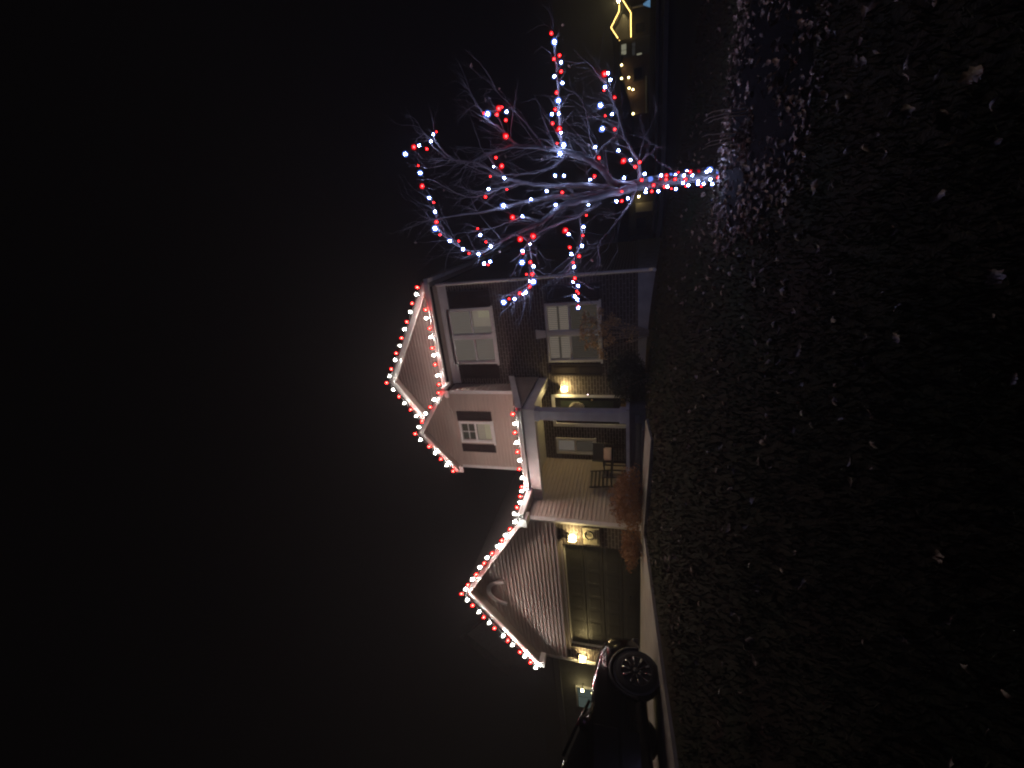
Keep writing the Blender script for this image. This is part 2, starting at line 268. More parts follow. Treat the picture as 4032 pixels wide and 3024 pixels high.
TREE_LIGHTS={
'top':[(1.236,6.866,2.907,'R',0),(1.202,6.823,2.943,'W',1),(1.109,6.759,2.974,'W',1),(1.005,6.68,3.023,'R',1),(1.067,6.68,3.139,'W',1),(1.061,6.681,3.228,'R',2),(0.975,6.609,3.351,'W',2),(0.803,6.668,3.204,'R',0),(0.699,6.661,3.19,'W',2),(0.513,6.593,3.16,'R',2),(0.283,5.608,2.619,'W',1),(0.223,5.621,2.57,'R',0),(0.108,5.535,2.533,'W',1),(-0.015,5.48,2.512,'R',1),(-0.095,5.413,2.516,'W',2),(-0.174,5.409,2.46,'R',0),(-0.262,5.358,2.315,'W',1),(-0.273,5.354,2.191,'R',0),(-0.375,5.33,2.137,'W',1),(-0.432,5.3,2.054,'R',0),(-0.45,5.314,1.933,'W',1),(-0.572,5.322,1.876,'W',1),(-0.591,5.301,1.82,'R',0),(-0.555,5.337,1.797,'W',1),(-0.38,5.45,1.805,'W',1),(-0.323,5.462,1.864,'R',0),(-0.255,5.992,2.113,'W',1),(-0.167,6.046,2.161,'R',0)],
'upper':[(1.201,6.072,1.884,'R',0),(1.187,6.075,1.828,'W',2),(1.264,6.293,1.738,'R',2),(1.274,6.299,1.696,'R',0),(1.174,6.152,1.731,'R',1),(1.213,6.288,1.637,'W',1),(1.101,6.178,1.631,'R',1),(0.905,6.095,1.626,'R',2),(0.771,6.885,2.026,'R',1),(0.648,6.862,1.943,'R',2),(0.651,6.844,2.064,'W',0),(0.467,6.651,1.866,'W',1),(0.487,6.327,1.975,'R',0),(0.349,6.636,2.12,'W',1),(0.309,6.641,1.84,'R',0),(0.247,6.604,2.17,'R',1),(0.09,6.364,1.839,'W',2),(-0.073,6.038,1.633,'R',2),(-0.074,6.027,1.492,'W',1),(0.13,6.44,1.443,'W',1),(0.216,6.606,1.246,'W',1),(0.172,6.511,1.008,'R',1),(0.018,6.083,1.039,'W',1)],
'lowleft':[(-0.341,5.591,1.44,'R',2),(-0.325,5.661,1.283,'R',2),(-0.409,5.567,1.313,'W',0),(-0.476,5.47,1.394,'W',1),(-0.508,5.486,1.395,'R',0),(-0.611,5.414,1.401,'W',2),(-0.616,5.439,1.299,'R',1),(-0.667,5.419,1.259,'W',1),(-0.751,5.348,1.342,'R',0),(-0.759,5.366,1.271,'R',1),(-0.835,5.324,1.305,'W',0),(-0.84,5.311,1.251,'W',2),(-0.893,5.271,1.298,'R',1),(-0.953,5.227,1.342,'W',1),(-0.972,5.21,1.375,'W',0),(-0.95,5.165,1.405,'R',1),(-1.002,5.097,1.459,'W',1),(-1.002,5.122,1.539,'R',0),(-1.031,5.053,1.593,'W',2)],
'droop':[(-0.156,6.276,0.662,'R',0),(-0.296,6.141,0.691,'W',1),(-0.397,6.052,0.695,'R',0),(-0.518,5.94,0.7,'W',1),(-0.636,5.822,0.728,'R',1),(-0.363,6.039,0.883,'W',1),(-0.306,5.978,0.91,'R',2),(-0.523,5.902,0.857,'R',1),(-0.603,5.813,0.827,'W',1),(-0.705,5.773,0.805,'R',0),(-0.752,5.704,0.787,'W',1),(-0.88,5.6,0.771,'R',1),(-0.925,5.587,0.797,'W',0),(-0.973,5.537,0.724,'W',1),(-1.035,5.531,0.746,'R',0),(-1.063,5.527,0.724,'R',0),(-1.091,5.472,0.766,'W',1),(-1.137,5.494,0.737,'W',1),(-1.209,5.458,0.727,'R',0),(-1.229,5.439,0.722,'W',1)],
'long':[(2.142,7.013,1.103,'R',1),(2.045,7.012,1.068,'W',2),(1.837,6.934,1.077,'R',1),(1.858,6.922,0.996,'R',1),(1.784,6.929,0.981,'W',1),(1.658,6.843,0.976,'R',1),(1.61,6.801,1.063,'W',1),(1.522,6.827,0.964,'W',1),(1.414,6.757,1.042,'R',1),(1.308,6.721,1.015,'W',2),(1.201,6.659,1.057,'R',1),(1.153,6.629,1.102,'W',1),(1.148,6.654,1.015,'W',1),(1.035,6.582,1.093,'R',1),(0.956,6.563,1.002,'R',2),(0.911,6.575,0.988,'W',1),(0.753,6.528,0.951,'W',2),(0.783,6.497,1.036,'R',0),(0.641,6.366,0.984,'W',2),(0.387,6.386,1.069,'W',1),(0.39,6.691,0.997,'W',1)],
'right':[(1.528,6.828,0.407,'R',2),(1.533,6.841,0.367,'W',1),(1.631,7.682,0.378,'W',1),(1.38,6.807,0.403,'W',1),(1.34,6.785,0.42,'R',0),(1.372,7.525,0.316,'R',1),(1.17,6.74,0.467,'W',2),(1.125,7.273,0.44,'R',0),(1.143,7.342,0.346,'W',1),(0.944,7.096,0.472,'W',2),(0.917,7.147,0.305,'R',1),(0.609,6.73,0.242,'W',1),(0.694,6.735,0.551,'W',1),(0.551,6.738,0.505,'R',1),(0.316,6.497,0.556,'R',1),(0.297,6.753,0.639,'W',1),(0.26,6.732,0.171,'W',1),(0.38,6.721,0.022,'R',1),(0.427,6.714,-0.034,'R',1),(0.473,6.787,0.086,'W',1),(0.475,6.737,0.176,'R',2)],
'trunk':[(0.079,7.107,-1.214,'R',2),(0.221,7.18,-1.208,'W',2),(0.227,7.164,-1.157,'R',0),(0.029,7.069,-1.111,'R',0),(0.046,7.076,-1.124,'W',1),(0.121,7.082,-1.081,'R',1),(0.185,7.12,-1.065,'W',1),(0.05,7.04,-1.005,'W',1),(0.11,7.033,-0.974,'W',1),(0.185,7.112,-0.989,'R',0),(0.23,7.094,-0.971,'W',2),(0.213,7.064,-0.928,'W',1),(0.226,7.058,-0.817,'R',1),(0.072,6.997,-0.813,'W',1),(0.102,6.977,-0.814,'W',1),(0.036,6.995,-0.859,'R',0),(0.064,7.02,-0.891,'W',1),(0.187,7.009,-0.738,'W',1),(0.238,7.006,-0.709,'R',1),(0.249,7.031,-0.666,'W',1),(0.069,6.949,-0.684,'W',1),(0.06,6.934,-0.651,'R',0),(0.103,6.911,-0.612,'W',1),(0.149,6.964,-0.646,'R',1),(0.199,6.953,-0.621,'W',1),(0.248,6.99,-0.551,'R',0),(0.222,6.956,-0.509,'W',1),(0.168,6.916,-0.507,'R',1),(0.04,6.851,-0.516,'W',1),(0.051,6.861,-0.456,'R',0),(0.084,6.871,-0.404,'W',1),(0.084,6.865,-0.367,'R',1),(0.178,6.889,-0.389,'R',1),(0.229,6.949,-0.45,'W',1),(0.225,6.894,-0.391,'R',1),(0.238,6.874,-0.319,'W',1),(0.188,6.886,-0.307,'R',1),(0.036,6.809,-0.284,'W',1),(0.122,6.795,-0.218,'R',1),(0.046,6.765,-0.196,'R',1),(0.046,6.729,-0.113,'W',1),(0.085,6.775,-0.123,'W',0),(0.203,6.855,-0.178,'W',2),(0.202,6.796,-0.061,'R',1),(0.279,6.789,-0.099,'W',1),(-0.007,6.604,0.12,'W',1),(0.089,6.617,0.2,'R',0),(-0.031,6.532,0.199,'R',1),(-0.029,6.512,0.272,'W',1),(-0.03,6.359,0.638,'W',0)],
}

# ------------------------------------------------------------------ ground
YK=np.array([-60,-10,0,3,5,6.5,8.4,10,11.3,15,20,40,70,140.])
XK=np.array([-140,-13,-6.8,-4,-1.7,0,3,8,25,140.])
_d=[-4,-1.4,-.76,-.53,-.37,-.26,-.12,-.12,-.12,-.12,-.12,-.3,-.6,-1]
HT=np.array([_d,_d,_d,
 [-4,-1.7,-1.15,-.85,-.6,-.45,-.24,-.20,-.20,-.25,-.4,-.7,-1.2,-1.6],
 [-4,-1.85,-1.42,-1.18,-.97,-.79,-.56,-.44,-.42,-.8,-1.1,-1.0,-1.5,-2],
 [-4,-1.9,-1.55,-1.42,-1.30,-1.17,-.90,-.72,-.68,-1.0,-1.2,-1.0,-1.6,-2],
 [-4,-1.95,-1.64,-1.52,-1.40,-1.3,-1.2,-1.15,-1.15,-1.2,-1.25,-.9,-1.7,-2],
 [-4,-2,-1.72,-1.62,-1.52,-1.46,-1.4,-1.35,-1.3,-1.28,-1.25,-.85,-1.7,-2],
 [-4,-2.1,-1.9,-1.8,-1.75,-1.7,-1.6,-1.55,-1.5,-1.4,-1.35,-.95,-1.75,-2],
 [-4,-2.1,-1.9,-1.8,-1.75,-1.7,-1.6,-1.55,-1.5,-1.4,-1.35,-1.2,-1.75,-2]])
def _sm(K,x):
    i=np.clip(np.searchsorted(K,x)-1,0,len(K)-2); t=np.clip((x-K[i])/(K[i+1]-K[i]),0,1); return i,t
def ground(x,y):
    x=np.asarray(x,float); y=np.asarray(y,float)
    def raw(x,y):
        i,s=_sm(XK,x); j,t=_sm(YK,y)
        return HT[i,j]*(1-s)*(1-t)+HT[i+1,j]*s*(1-t)+HT[i,j+1]*(1-s)*t+HT[i+1,j+1]*s*t
    r=0
    for dx,dy in ((.45,0),(-.45,0),(0,.45),(0,-.45)): r=r+raw(x+dx,y+dy)
    return r/4
def g1(x,y): return float(ground(x,y))
def bump(x,y):
    return .022*math.sin(1.7*x+.6*y)*math.sin(1.1*y-.4*x)+.02*mnoise.noise(Vector((x*1.3,y*1.3,0)))
def ease(a,b,n,p): return [a+(b-a)*(i/n)**p for i in range(n+1)]
xs=[-135,-90,-60,-40,-30,-24,-20,-17,-15]+list(np.arange(-14,-7,.5))+list(np.arange(-7,5.01,.2))+[5.5,6,7,8,9,10,12,14,17,20,24,28,34,40,50,70,95,135]
ys=[-55,-30,-18,-12,-8,-5,-3,-2,-1]+list(np.arange(-.5,12.01,.2))+[12.5,13,14,15,16,17,18,20,22,24,27,30,34,38,42,46,50,56,62,70,80,100,135]
def lawn_part(name,mat,keep,lift=0,noisy=True):
    mb=MB(); idx={}
    for j in range(len(ys)-1):
        for i in range(len(xs)-1):
            cx=(xs[i]+xs[i+1])/2; cy=(ys[j]+ys[j+1])/2
            if not keep(cx,cy): continue
            f=[]
            for a,b in ((i,j),(i+1,j),(i+1,j+1),(i,j+1)):
                if (a,b) not in idx:
                    x,y=xs[a],ys[b]; z=g1(x,y)+lift
                    if noisy and x>-6.3 and 0<y<12: z+=bump(x,y)
                    idx[(a,b)]=len(mb.v); mb.v.append((x,y,z))
                f.append(idx[(a,b)])
            mb.f.append(tuple(f))
    return kind(mb.build(name,mat,None,True),'structure')
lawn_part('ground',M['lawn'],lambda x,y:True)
def sheet(name,mat,x0,x1,y0,y1,lift,nx,ny,thick=.12):
    mb=MB(); 
    for j in range(ny+1):
        for i in range(nx+1):
            x=x0+(x1-x0)*i/nx; y=y0+(y1-y0)*j/ny
            mb.v.append((x,y,g1(x,y)+lift))
    W=nx+1
    for j in range(ny):
        for i in range(nx): mb.f.append((j*W+i,j*W+i+1,(j+1)*W+i+1,(j+1)*W+i))
    rim=[i for i in range(W)]+[j*W+nx for j in range(1,ny+1)]+[ny*W+i for i in range(nx-1,-1,-1)]+[j*W for j in range(ny-1,0,-1)]
    b=len(mb.v)
    for r in rim: x,y,z=mb.v[r]; mb.v.append((x,y,z-thick))
    n=len(rim)
    for k in range(n): mb.f.append((rim[k],b+k,b+(k+1)%n,rim[(k+1)%n]))
    return kind(mb.build(name,mat),'structure')
sheet('driveway',M['concrete'],-12.6,-6.75,-12,8.36,.05,8,40)
sheet('path',M['concrete'],-6.74,-4.35,7.55,8.42,.06,10,6,.16)
# side street seen past the house
sheet('road',M['road'],-2,60,22.6,28.2,.03,40,6)
sheet('kerb',M['kerb'],-2,60,22.35,22.6,.16,60,1,.3)
sheet('kerb',M['kerb'],-2,60,28.2,28.45,.16,60,1,.3)
# mulch bed round the tree
TX,TY=.10,6.05
mb=MB(); n=64
def bedR(a): return 1.25+.35*math.cos(a-.2)+.10*math.sin(3*a+1)+.05*math.sin(7*a)
cx0,cy0=TX+.38,TY-.35
rows=[.0,.3,.55,.75,.9,1.0]
for rr in rows:
    for k in range(n):
        a=2*PI*k/n; R=bedR(a)*rr; x=cx0+R*math.cos(a)*1.15; y=cy0+R*math.sin(a)
        mb.v.append((x,y,g1(x,y)+bump(x,y)+.045*(1-rr**3)+.012*mnoise.noise(Vector((x*6,y*6,2)))+(.012 if rr<1 else -.03)))
for r in range(len(rows)-1):
    for k in range(n): mb.f.append((r*n+k,r*n+(k+1)%n,(r+1)*n+(k+1)%n,(r+1)*n+k))
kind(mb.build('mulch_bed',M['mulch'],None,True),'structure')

# ------------------------------------------------------------------ the house
YF=11.27; YS=10.77; XR=-1.70; XG=-7.29; XS=-4.76; YG=8.40; GL=-12.35
house=thing('house','two-storey brick and siding house with gables outlined in red and white bulbs','house',-6.0,10.5,-.2)
def wall_y(mb,y,x0,x1,z0,z1,holes,reveal=.10):
    X=sorted({x0,x1,*[h[0] for h in holes],*[h[1] for h in holes]}); Z=sorted({z0,z1,*[h[2] for h in holes],*[h[3] for h in holes]})
    for i in range(len(X)-1):
        for j in range(len(Z)-1):
            cx=(X[i]+X[i+1])/2; cz=(Z[j]+Z[j+1])/2
            if any(h[0]<cx<h[1] and h[2]<cz<h[3] for h in holes): continue
            mb.quad((X[i],y,Z[j]),(X[i+1],y,Z[j]),(X[i+1],y,Z[j+1]),(X[i],y,Z[j+1]))
    for a,b,c,d in holes:
        y1=y+reveal
        mb.quad((a,y,c),(b,y,c),(b,y1,c),(a,y1,c)); mb.quad((a,y,d),(a,y1,d),(b,y1,d),(b,y,d))
        mb.quad((a,y,c),(a,y1,c),(a,y1,d),(a,y,d)); mb.quad((b,y,c),(b,y,d),(b,y1,d),(b,y1,c))
def siding(mb,P,zs,ulo,uhi,step=.105,lap=.030,holes=()):
    """lapped boards; P(u,z,out) puts a point on the wall, ulo/uhi(z) bound each board"""
    z=zs[0]
    while z<zs[1]-1e-4:
        z2=min(z+step,zs[1]); zm=(z+z2)/2
        a,b=ulo(z),uhi(z); a2,b2=ulo(z2),uhi(z2)
        spans=[(a,b,a2,b2)]
        for h in holes:
            if h[2]<zm<h[3]:
                ns=[]
                for s in spans:
                    if h[1]<=s[0] or h[0]>=s[1]: ns.append(s); continue
                    if h[0]>s[0]: ns.append((s[0],h[0],s[2],h[0]))
                    if h[1]<s[1]: ns.append((h[1],s[1],h[1],s[3]))
                spans=ns
        for s in spans:
            if s[1]-s[0]<.01: continue
            mb.quad(P(s[0],z,lap),P(s[1],z,lap),P(s[3],z2,.003),P(s[2],z2,.003))
            mb.quad(P(s[0],z,.0),P(s[1],z,.0),P(s[1],z,lap),P(s[0],z,lap))
        z=z2
# --- brick front wall of the main block with its openings
LW=(-4.08,-2.39,.95,2.42); UW=(-4.09,-2.40,3.94,5.33); DR=(-6.06,-5.14,.25,2.37); PW=(-7.09,-6.53,1.22,2.40); SW=(-6.53,-5.78,4.21,5.30)
mb=MB(); wall_y(mb,YF,XG,XR,-.02,5.46,[LW,UW,DR,PW])
mb.quad((XR,YF,-.02),(XR,19.5,-.02),(XR,19.5,5.46),(XR,YF,5.46))
mb.quad((-7.45,YF,2.9),(-7.45,19.5,2.9),(-7.45,19.5,5.46),(-7.45,YF,5.46)); mb.quad((-7.45,19.5,-.9),(XR,19.5,-.9),(XR,19.5,5.46),(-7.45,19.5,5.46))
mb.quad((-7.45,YF,2.9),(XG,YF,2.9),(XG,YF,5.46),(-7.45,YF,5.46))
mb.build('brick_wall',M['brick'],house)
mb=MB(); mb.box(-4.3,XR+.03,YF-.035,YF+.1,-1.0,-.02); mb.box(XR-.1,XR+.03,YF+.1,19.6,-1.9,-.02); mb.build('foundation',M['foundation'],house)
# --- main gable
PKX,PKZ=-4.53,7.44; RTX,RTZ=-1.55,5.70; LTX,LTZ=-7.52,5.50
mb=MB()
def lo(z): return PKX-(PKZ-z)/(PKZ-LTZ)*(PKX-LTX)+.1
def hi(z): return PKX+(PKZ-z)/(PKZ-RTZ)*(RTX-PKX)-.1
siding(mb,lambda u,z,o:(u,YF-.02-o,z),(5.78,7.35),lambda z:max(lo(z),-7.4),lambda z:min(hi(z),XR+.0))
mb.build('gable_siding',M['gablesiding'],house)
YB=10.86   # face of the main rake boards
def rake(mb,x0,z0,x1,z1,y0,y1,h):
    mb.hexa([(x0,y0,z0-h),(x1,y0,z1-h),(x1,y1,z1-h),(x0,y1,z0-h),(x0,y0,z0),(x1,y0,z1),(x1,y1,z1),(x0,y1,z0)])
mb=MB(); rake(mb,PKX,PKZ,RTX,RTZ,YB,YB+.04,.17); rake(mb,LTX,LTZ,PKX,PKZ,YB,YB+.04,.17); mb.build('rake_board',M['trim'],house)
mb=MB()
mb.slab((PKX,YB-.05,PKZ+.05),(RTX+.06,YB-.05,RTZ+.015),(RTX+.06,19.8,RTZ+.015),(PKX,19.8,PKZ+.05),.045)
mb.slab((LTX-.06,YB-.05,LTZ+.01),(PKX,YB-.05,PKZ+.05),(PKX,19.8,PKZ+.05),(LTX-.06,19.8,LTZ+.01),.045)
mb.build('roof',M['roof'],house)
mb=MB(); mb.slab((PKX,YB+.041,PKZ-.012),(RTX,YB+.041,RTZ-.012),(RTX,YF+.2,RTZ-.012),(PKX,YF+.2,PKZ-.012),.012)
mb.slab((LTX,YB+.041,LTZ-.012),(PKX,YB+.041,PKZ-.012),(PKX,YF+.2,PKZ-.012),(LTX,YF+.2,LTZ-.012),.012)
mb.box(XR,RTX-.01,YF-.3,19.6,5.60,5.62)
mb.box(XS+.02,XR+.02,YF-.30,YF-.005,5.47,5.49); mb.build('soffit',M['soffit'],house)
# pent roof, its gutter and the frieze under it
mb=MB(); mb.slab((XS+.03,YB+.02,5.62),(RTX-.05,YB+.02,5.62),(RTX-.05,YF-.02,5.80),(XS+.03,YF-.02,5.80),.03); mb.build('pent_roof',M['roof'],house)
mb=MB(); mb.box(XS+.04,RTX-.04,YB-.07,YB+.02,5.52,5.63); mb.box(XS+.04,RTX-.04,YB-.085,YB-.07,5.60,5.635); mb.build('gutter',M['trim'],house)
mb=MB(); mb.box(RTX-.01,RTX+.09,YB+.05,19.7,5.56,5.69); mb.build('gutter',M['trim'],house)
mb=MB(); mb.box(XS+.05,XR+.01,YF-.03,YF-.003,5.22,5.468); mb.box(XS+.05,XR+.03,YF-.06,YF-.031,5.40,5.466); mb.build('frieze_board',M['trim'],house)
mb=MB(); mb.tube([(XR+.0,YF-.06,5.5),(XR+.02,YF-.05,5.3),(XR+.02,YF-.05,-.28),(XR+.05,YF-.2,-.36),(XR+.06,YF-.42,-.40)],.043,8); mb.build('downspout',M['trim'],house)
# --- middle section over the porch
mb=MB()
S_PK=(-6.06,6.55); S_R=(-4.62,5.54); S_L=(-7.42,5.50)
slo=lambda z: max(-7.45,S_PK[0]-(S_PK[1]-.02-z)/(S_PK[1]-S_L[1])*(S_PK[0]-S_L[0])) if z>5.45 else -7.45
shi=lambda z: min(XS,S_PK[0]+(S_PK[1]-.02-z)/(S_PK[1]-S_R[1])*(S_R[0]-S_PK[0])) if z>5.45 else XS
siding(mb,lambda u,z,o:(u,YS-o,z),(2.9,6.5),slo,shi,holes=[SW])
siding(mb,lambda u,z,o:(XS+o,u,z),(2.9,5.45),lambda z:YS,lambda z:YF)
mb.quad((-7.45,YS,2.9),(-7.45,YF,2.9),(-7.45,YF,5.45),(-7.45,YS,5.45))
mb.build('upper_siding',M['siding'],house)
for x in (XS-.09,-7.45):
    mb=MB(); mb.box(x,x+.10,YS-.03,YS+.02,3.45,5.42 if x>-6 else 5.40); mb.build('corner_board',M['trim'],house)
YC=10.40
mb=MB(); rake(mb,S_PK[0],S_PK[1],S_R[0],S_R[1],YC,YC+.04,.15); rake(mb,S_L[0],S_L[1],S_PK[0],S_PK[1],YC,YC+.04,.15)
mb.box(S_R[0]-.20,S_R[0],YC+.001,YC+.04,5.30,5.42); mb.box(S_L[0],S_L[0]+.2,YC+.001,YC+.04,5.26,5.38)
mb.build('rake_board',M['trim'],house)
mb=MB()
mb.slab((S_PK[0],YC-.05,S_PK[1]+.05),(S_R[0]+.05,YC-.05,S_R[1]+.012),(S_R[0]+.05,YF+.6,S_R[1]+.012),(S_PK[0],YF+2.2,S_PK[1]+.05),.045)
mb.slab((S_L[0]-.05,YC-.05,S_L[1]+.012),(S_PK[0],YC-.05,S_PK[1]+.05),(S_PK[0],YF+2.2,S_PK[1]+.05),(S_L[0]-.05,YF+.6,S_L[1]+.012),.045)
mb.build('roof',M['roof'],house)
mb=MB(); mb.slab((S_PK[0],YC+.041,S_PK[1]-.012),(S_R[0],YC+.041,S_R[1]-.012),(S_R[0],YF,S_R[1]-.012),(S_PK[0],YF,S_PK[1]-.012),.012)
mb.slab((S_L[0],YC+.041,S_L[1]-.012),(S_PK[0],YC+.041,S_PK[1]-.012),(S_PK[0],YF,S_PK[1]-.012),(S_L[0],YF,S_L[1]-.012),.012); mb.build('soffit',M['soffit'],house)
mb=MB(); mb.box(S_R[0]+.0,S_R[0]+.09,YC+.05,YF-.35,5.42,5.53); mb.build('gutter',M['trim'],house)
# --- garage
G_PK=(-9.80,4.70); G_R=(-7.02,2.82); G_L=(-12.42,2.78); YD=8.05
mb=MB()
glo=lambda z: max(GL,G_PK[0]-(G_PK[1]-.03-z)/(G_PK[1]-G_L[1])*(G_PK[0]-G_L[0]))
ghi=lambda z: min(XG,G_PK[0]+(G_PK[1]-.03-z)/(G_PK[1]-G_R[1])*(G_R[0]-G_PK[0]))
siding(mb,lambda u,z,o:(u,YG-o,z),(1.98,4.62),glo,ghi,step=.105)
mb.build('gable_siding',M['siding'],house)
mb=MB(); siding(mb,lambda u,z,o:(XG+o,u,z),(-.05,2.83),lambda z:YG,lambda z:YF,step=.105); mb.build('side_siding',M['siding'],house)
mb=MB(); mb.quad((GL,YG,-.3),(GL,16,-.3),(GL,16,2.8),(GL,YG,2.8)); mb.quad((GL,16,-.3),(-7.5,16,-.3),(-7.5,16,2.8),(GL,16,2.8)); mb.build('side_siding',M['siding'],house)
GD=(-11.78,-7.98,-.13,1.84)
mb=MB(); wall_y(mb,YG,GL,XG,-.3,1.98,[GD],.18); mb.build('brick_wall',M['brick'],house)
mb=MB(); mb.box(XG-.02,XG+.035,YG-.035,YG+.10,-.12,2.80); mb.build('corner_board',M['trim'],house)
mb=MB(); mb.box(GL-.03,GL+.06,YG-.03,YG+.06,-.1,2.76); mb.build('corner_board',M['trim'],house)
mb=MB(); mb.box(GD[0]-.12,GD[1]+.12,YG-.028,YG-.002,1.84,1.975); mb.box(GL+.07,XG-.03,YG-.045,YG-.029,1.955,1.99); mb.build('door_header',M['soffit'],house)
mb=MB(); nz=4
for k in range(nz):
    z0=GD[2]+.02+(GD[3]-GD[2]-.02)*k/nz; z1=GD[2]+.02+(GD[3]-GD[2]-.02)*(k+1)/nz-.012
    mb.box(GD[0],GD[1],YG+.14,YG+.17,z0,z1)
    for c in range(8):
        a=GD[0]+.08+c*(GD[1]-GD[0]-.08)/8; b=a+(GD[1]-GD[0]-.08)/8-.09
        mb.hexa([(a,YG+.14,z0+.07),(b,YG+.14,z0+.07),(b,YG+.14,z1-.07),(a,YG+.14,z1-.07),
                 (a+.03,YG+.136,z0+.10),(b-.03,YG+.136,z0+.10),(b-.03,YG+.136,z1-.10),(a+.03,YG+.136,z1-.10)])
gd=mb.build('garage_door',M['garagedoor'],house)
mb=MB(); mb.box(-9.95,-9.65,YG+.10,YG+.127,.15,.18); mb.build('handle',M['metal'],gd)
mb=MB(); mb.box(GD[0],GD[0]+.03,YG+.10,YG+.138,GD[2],GD[3]); mb.box(GD[1]-.03,GD[1],YG+.10,YG+.138,GD[2],GD[3]); mb.box(GD[0]+.03,GD[1]-.03,YG+.10,YG+.138,GD[3]-.03,GD[3]); mb.build('door_jamb',M['trim'],gd)
mb=MB(); rake(mb,G_PK[0],G_PK[1],G_R[0],G_R[1],YD,YD+.04,.17); rake(mb,G_L[0],G_L[1],G_PK[0],G_PK[1],YD,YD+.04,.17)
mb.prism_y([(G_R[0]-.02,2.62),(G_R[0]-.02,2.79),(G_R[0]-.24,2.80),(G_R[0]-.24,2.62)],YD+.001,YG-.03); mb.prism_y([(G_L[0]+.02,2.60),(G_L[0]+.2,2.60),(G_L[0]+.2,2.76),(G_L[0]+.02,2.75)],YD+.001,YG-.03)
mb.build('rake_board',M['trim'],house)
mb=MB()
mb.slab((G_PK[0],YD-.05,G_PK[1]+.05),(G_R[0]+.06,YD-.05,G_R[1]+.01),(G_R[0]+.06,YF+.0,G_R[1]+.01),(G_PK[0],16.2,G_PK[1]+.05),.045)
mb.slab((G_L[0]-.06,YD-.05,G_L[1]+.01),(G_PK[0],YD-.05,G_PK[1]+.05),(G_PK[0],16.2,G_PK[1]+.05),(G_L[0]-.06,16.2,G_L[1]+.01),.045)
mb.build('roof',M['roof'],house)
mb=MB(); mb.slab((G_PK[0],YD+.041,G_PK[1]-.012),(G_R[0],YD+.041,G_R[1]-.012),(G_R[0],YG+.05,G_R[1]-.012),(G_PK[0],YG+.05,G_PK[1]-.012),.012)
mb.slab((G_L[0],YD+.041,G_L[1]-.012),(G_PK[0],YD+.041,G_PK[1]-.012),(G_PK[0],YG+.05,G_PK[1]-.012),(G_L[0],YG+.05,G_L[1]-.012),.012)
mb.box(XG,G_R[0]-.0,YG,9.3,2.70,2.715); mb.build('soffit',M['soffit'],house)
mb=MB(); mb.box(G_R[0]-.0,G_R[0]+.10,YD+.05,9.20,2.70,2.83); mb.box(G_R[0]+.10,G_R[0]+.115,YD+.05,9.20,2.80,2.835); mb.build('gutter',M['trim'],house)
# half-round louvre in the garage gable
mb=MB(); c=(-9.99,YG-.03,3.60)
for k in range(24):
    a0=PI*k/24; a1=PI*(k+1)/24
    P=lambda R,a,y:(c[0]+R*math.cos(a),y,c[2]+R*math.sin(a)*1.22)
    mb.hexa([P(.36,a0,c[1]-.03),P(.36,a1,c[1]-.03),P(.36,a1,c[1]+.01),P(.36,a0,c[1]+.01),P(.47,a0,c[1]-.03),P(.47,a1,c[1]-.03),P(.47,a1,c[1]+.01),P(.47,a0,c[1]+.01)])
v=mb.build('gable_vent',M['trim'],house)
mb=MB(); 
for k in range(9):
    z=c[2]+.01+k*.048; w=.36*math.sqrt(max(0,1-((z-c[2])/.44)**2))
    mb.hexa([(c[0]-w,c[1]-.02,z),(c[0]+w,c[1]-.02,z),(c[0]+w,c[1]+.012,z+.03),(c[0]-w,c[1]+.012,z+.03),(c[0]-w,c[1]-.02,z+.008),(c[0]+w,c[1]-.02,z+.008),(c[0]+w,c[1]+.012,z+.038),(c[0]-w,c[1]+.012,z+.038)])
mb.build('louvre',M['siding'],v)
# --- porch
PXR=-4.53; YP=9.20
mb=MB(); mb.slab((G_R[0]-.1,YP-.02,2.90),(PXR,YP-.02,2.90),(PXR,YS+.01,3.47),(G_R[0]-.1,YS+.01,3.47),.05); mb.slab((XS+.02,YS+.01,3.47),(PXR,YS+.01,3.47),(PXR,YF,3.63),(XS+.02,YF,3.63),.05); mb.build('porch_roof',M['roof'],house)
mb=MB(); mb.box(G_R[0]+.10,PXR-.02,YP-.12,YP-.02,2.77,2.885); mb.box(G_R[0]+.10,PXR-.02,YP-.135,YP-.12,2.85,2.89); mb.build('gutter',M['trim'],house)
mb=MB(); mb.hexa([(PXR,YP-.08,2.74),(PXR+.04,YP-.08,2.74),(PXR+.04,YF-.003,3.50),(PXR,YF-.003,3.50),(PXR,YP-.08,2.90),(PXR+.04,YP-.08,2.90),(PXR+.04,YF-.003,3.66),(PXR,YF-.003,3.66)]); mb.build('rake_board',M['trim'],house)
mb=MB(); mb.box(XG+.03,PXR-.03,YP+.0,YP+.24,2.46,2.76); mb.build('porch_beam',M['trim'],house)
mb=MB(); mb.box(PXR-.27,PXR-.03,YP+.241,YF-.003,2.50,2.76); mb.build('porch_beam',M['trim'],house)
mb=MB(); mb.box(PXR-.02,PXR-.001,YP+.1,YF-.003,2.77,3.0); mb.hexa([(PXR-.02,YP+.1,3.0),(PXR-.001,YP+.1,3.0),(PXR-.001,YF-.004,3.0),(PXR-.02,YF-.004,3.0),(PXR-.02,YP+.1,3.01),(PXR-.001,YP+.1,3.01),(PXR-.001,YF-.004,3.58),(PXR-.02,YF-.004,3.58)]); mb.build('porch_gable',M['soffit'],house)
mb=MB(); mb.box(XG+.02,PXR-.28,YP+.245,YF-.004,2.74,2.755); mb.build('porch_ceiling',M['ceiling'],house)
mb=MB(); mb.box(-4.86,-4.61,YP+.0,YP+.24,.27,2.459); p=mb.build('porch_post',M['post'],house,bevel=.012)
